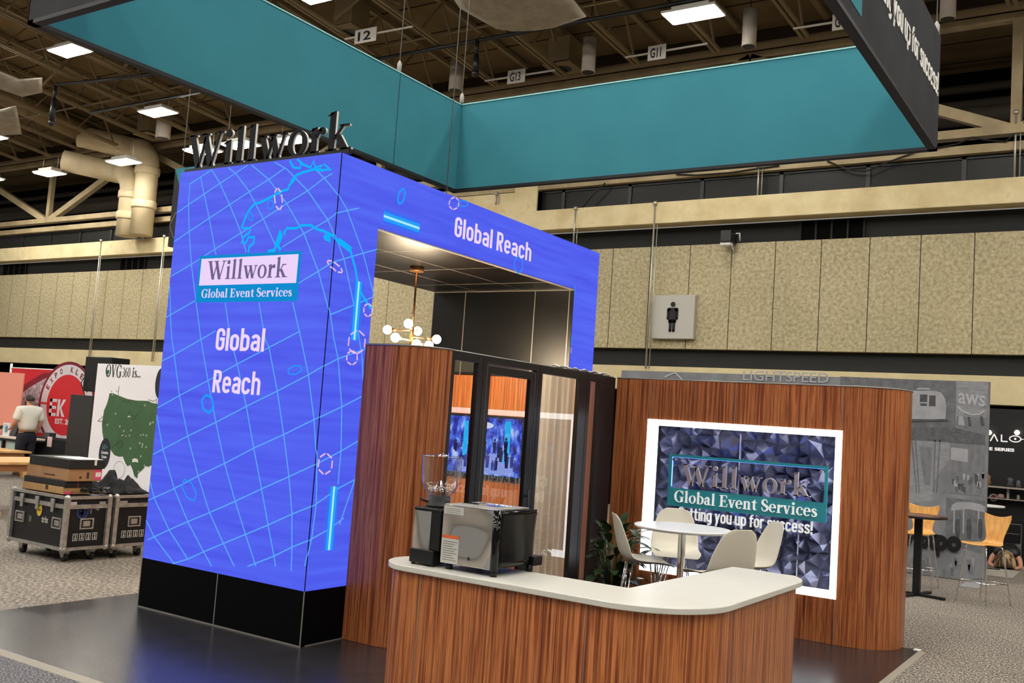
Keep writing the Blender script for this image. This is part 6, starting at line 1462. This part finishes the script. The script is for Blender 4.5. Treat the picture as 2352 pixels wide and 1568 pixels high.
# local frame: +Y is where the person looks, X to their right
Bv = [((0,0,.98),(.155,.12)), ((0,.0,1.14),(.15,.115)), ((0,.0,1.32),(.185,.125)), ((0,-.01,1.44),(.15,.09)), ((0,.0,1.51),(.058,.058)), ((0,.03,1.585),(.068,.08)), ((0,.035,1.67),(.078,.1)), ((0,.02,1.73),(.05,.07)),
      ((.2,-.01,1.41),.07), ((.285,-.06,1.16),.052), ((.27,.06,.96),.038), ((.25,.12,.90),(.042,.022)),
      ((-.2,-.01,1.41),.07), ((-.29,-.02,1.16),.052), ((-.26,.16,1.02),.038), ((-.24,.24,.99),(.042,.022)),
      ((.1,0,.9),.1), ((.11,.01,.5),.07), ((.115,-.02,.1),.045), ((.12,.10,.04),(.045,.035)), ((-.1,0,.9),.1), ((-.11,.02,.5),.07), ((-.115,0,.1),.045), ((-.12,.12,.04),(.045,.035))]
Be = [(0,1),(1,2),(2,3),(3,4),(4,5),(5,6),(6,7),(3,8),(8,9),(9,10),(10,11),(3,12),(12,13),(13,14),(14,15),(0,16),(16,17),(17,18),(18,19),(0,20),(20,21),(21,22),(22,23)]
# five fingers on each hand
def fingers(h, dirv, side):
    for k in range(5):
        base = Vector(h)+Vector(((k-1.5)*.016*side if k < 4 else -.03*side, .02 if k < 4 else -.005, -.005)); L_ = (.045,.052,.048,.036,.036)[k]
        d1 = Vector(dirv)+Vector((0 if k < 4 else -.6*side, 0, 0)); i0 = len(Bv)
        Bv.append((tuple(base+d1*.03), .0095)); Bv.append((tuple(base+d1*.03+d1*L_+Vector((0,0,-.012))), .008)); Be.append((11 if side > 0 else 15, i0)); Be.append((i0, i0+1))
fingers((.25,.12,.90), (0,.6,-.5), 1); fingers((-.24,.24,.99), (0,.8,-.25), -1)
body = skin_obj('body', Bv, Be, M_skin, t)
M_polo = mat('polo_white', S(226,222,212), .8); M_pants = mat('trousers_dark', S(24,26,38), .8)
skin_obj('polo_shirt', [((0,0,.93),(.2,.165)), ((0,0,1.10),(.215,.175)), ((0,0,1.30),(.25,.185)), ((0,-.01,1.44),(.2,.135)), ((0,0,1.52),(.085,.085)), ((.215,-.01,1.42),.105), ((.29,-.045,1.17),.088), ((-.215,-.01,1.42),.105), ((-.295,-.015,1.17),.088)],
         [(0,1),(1,2),(2,3),(3,4),(3,5),(5,6),(3,7),(7,8)], M_polo, t)
skin_obj('trousers', [((0,0,.99),(.195,.16)), ((0,-.01,.88),(.205,.17)), ((.11,0,.76),.13), ((.113,.01,.5),.1), ((.117,-.02,.08),.085), ((-.11,0,.76),.13), ((-.113,.02,.5),.1), ((-.117,0,.08),.085)],
         [(0,1),(1,2),(2,3),(3,4),(1,5),(5,6),(6,7)], M_pants, t)
b = MB(); b.lathe([(.182,.945),(.184,.975)], (0,0,0), 28, 0, Matrix.Diagonal((1,.82,1))); b.build('belt', mat('belt', S(120,92,66), .5), t, local=True)
b = MB(); b.grid(lambda u, v: (.086*math.sin(PI*v*.62)*math.cos(2*PI*u), .022+.108*math.sin(PI*v*.62)*math.sin(2*PI*u)-.02*v, 1.762-.135*v**1.3+(.055*max(0, math.sin(2*PI*u)))*v), 24, 10); b.build('hair', M_hair, t, local=True, solid=.014)
b = MB(); b.grid(lambda u, v: (.068*math.cos(PI*u), .045+.085*math.sin(PI*u), 1.60-.07*v), 14, 4); b.build('beard', M_hair, t, local=True, solid=.02)
b = MB(); b.ball((0,.135,1.655), .018, 8, 0, (1,1,1.3)); 
for s_ in (-1, 1): b.ball((s_*.083,.03,1.655), .022, 8, 0, (.5,1,1.4))
b.build('nose_and_ears', M_skin, t, local=True)
b = MB()
for s_ in (-1, 1): b.ball((s_*.032,.118,1.68), .012, 8)
b.build('eyes', M_hair, t, local=True)
b = MB(); b.tube([(.05*math.cos(a_), .0+.055*math.sin(a_), 1.515+.01*math.sin(a_)) for a_ in [2*PI*i/16 for i in range(16)]], .012, 6, closed=True); b.build('collar', mat('collar_green', S(196,214,160), .8), t, local=True)
for s_ in (-1, 1):
    b = MB(); b.lathe([(.05,0),(.052,.03),(.04,.07)], (s_*.12,.03,0), 14, 0, Matrix.Diagonal((1,2.4,1))); b.build('shoe', mat('shoe_brown', S(134,92,66), .5), t, local=True)
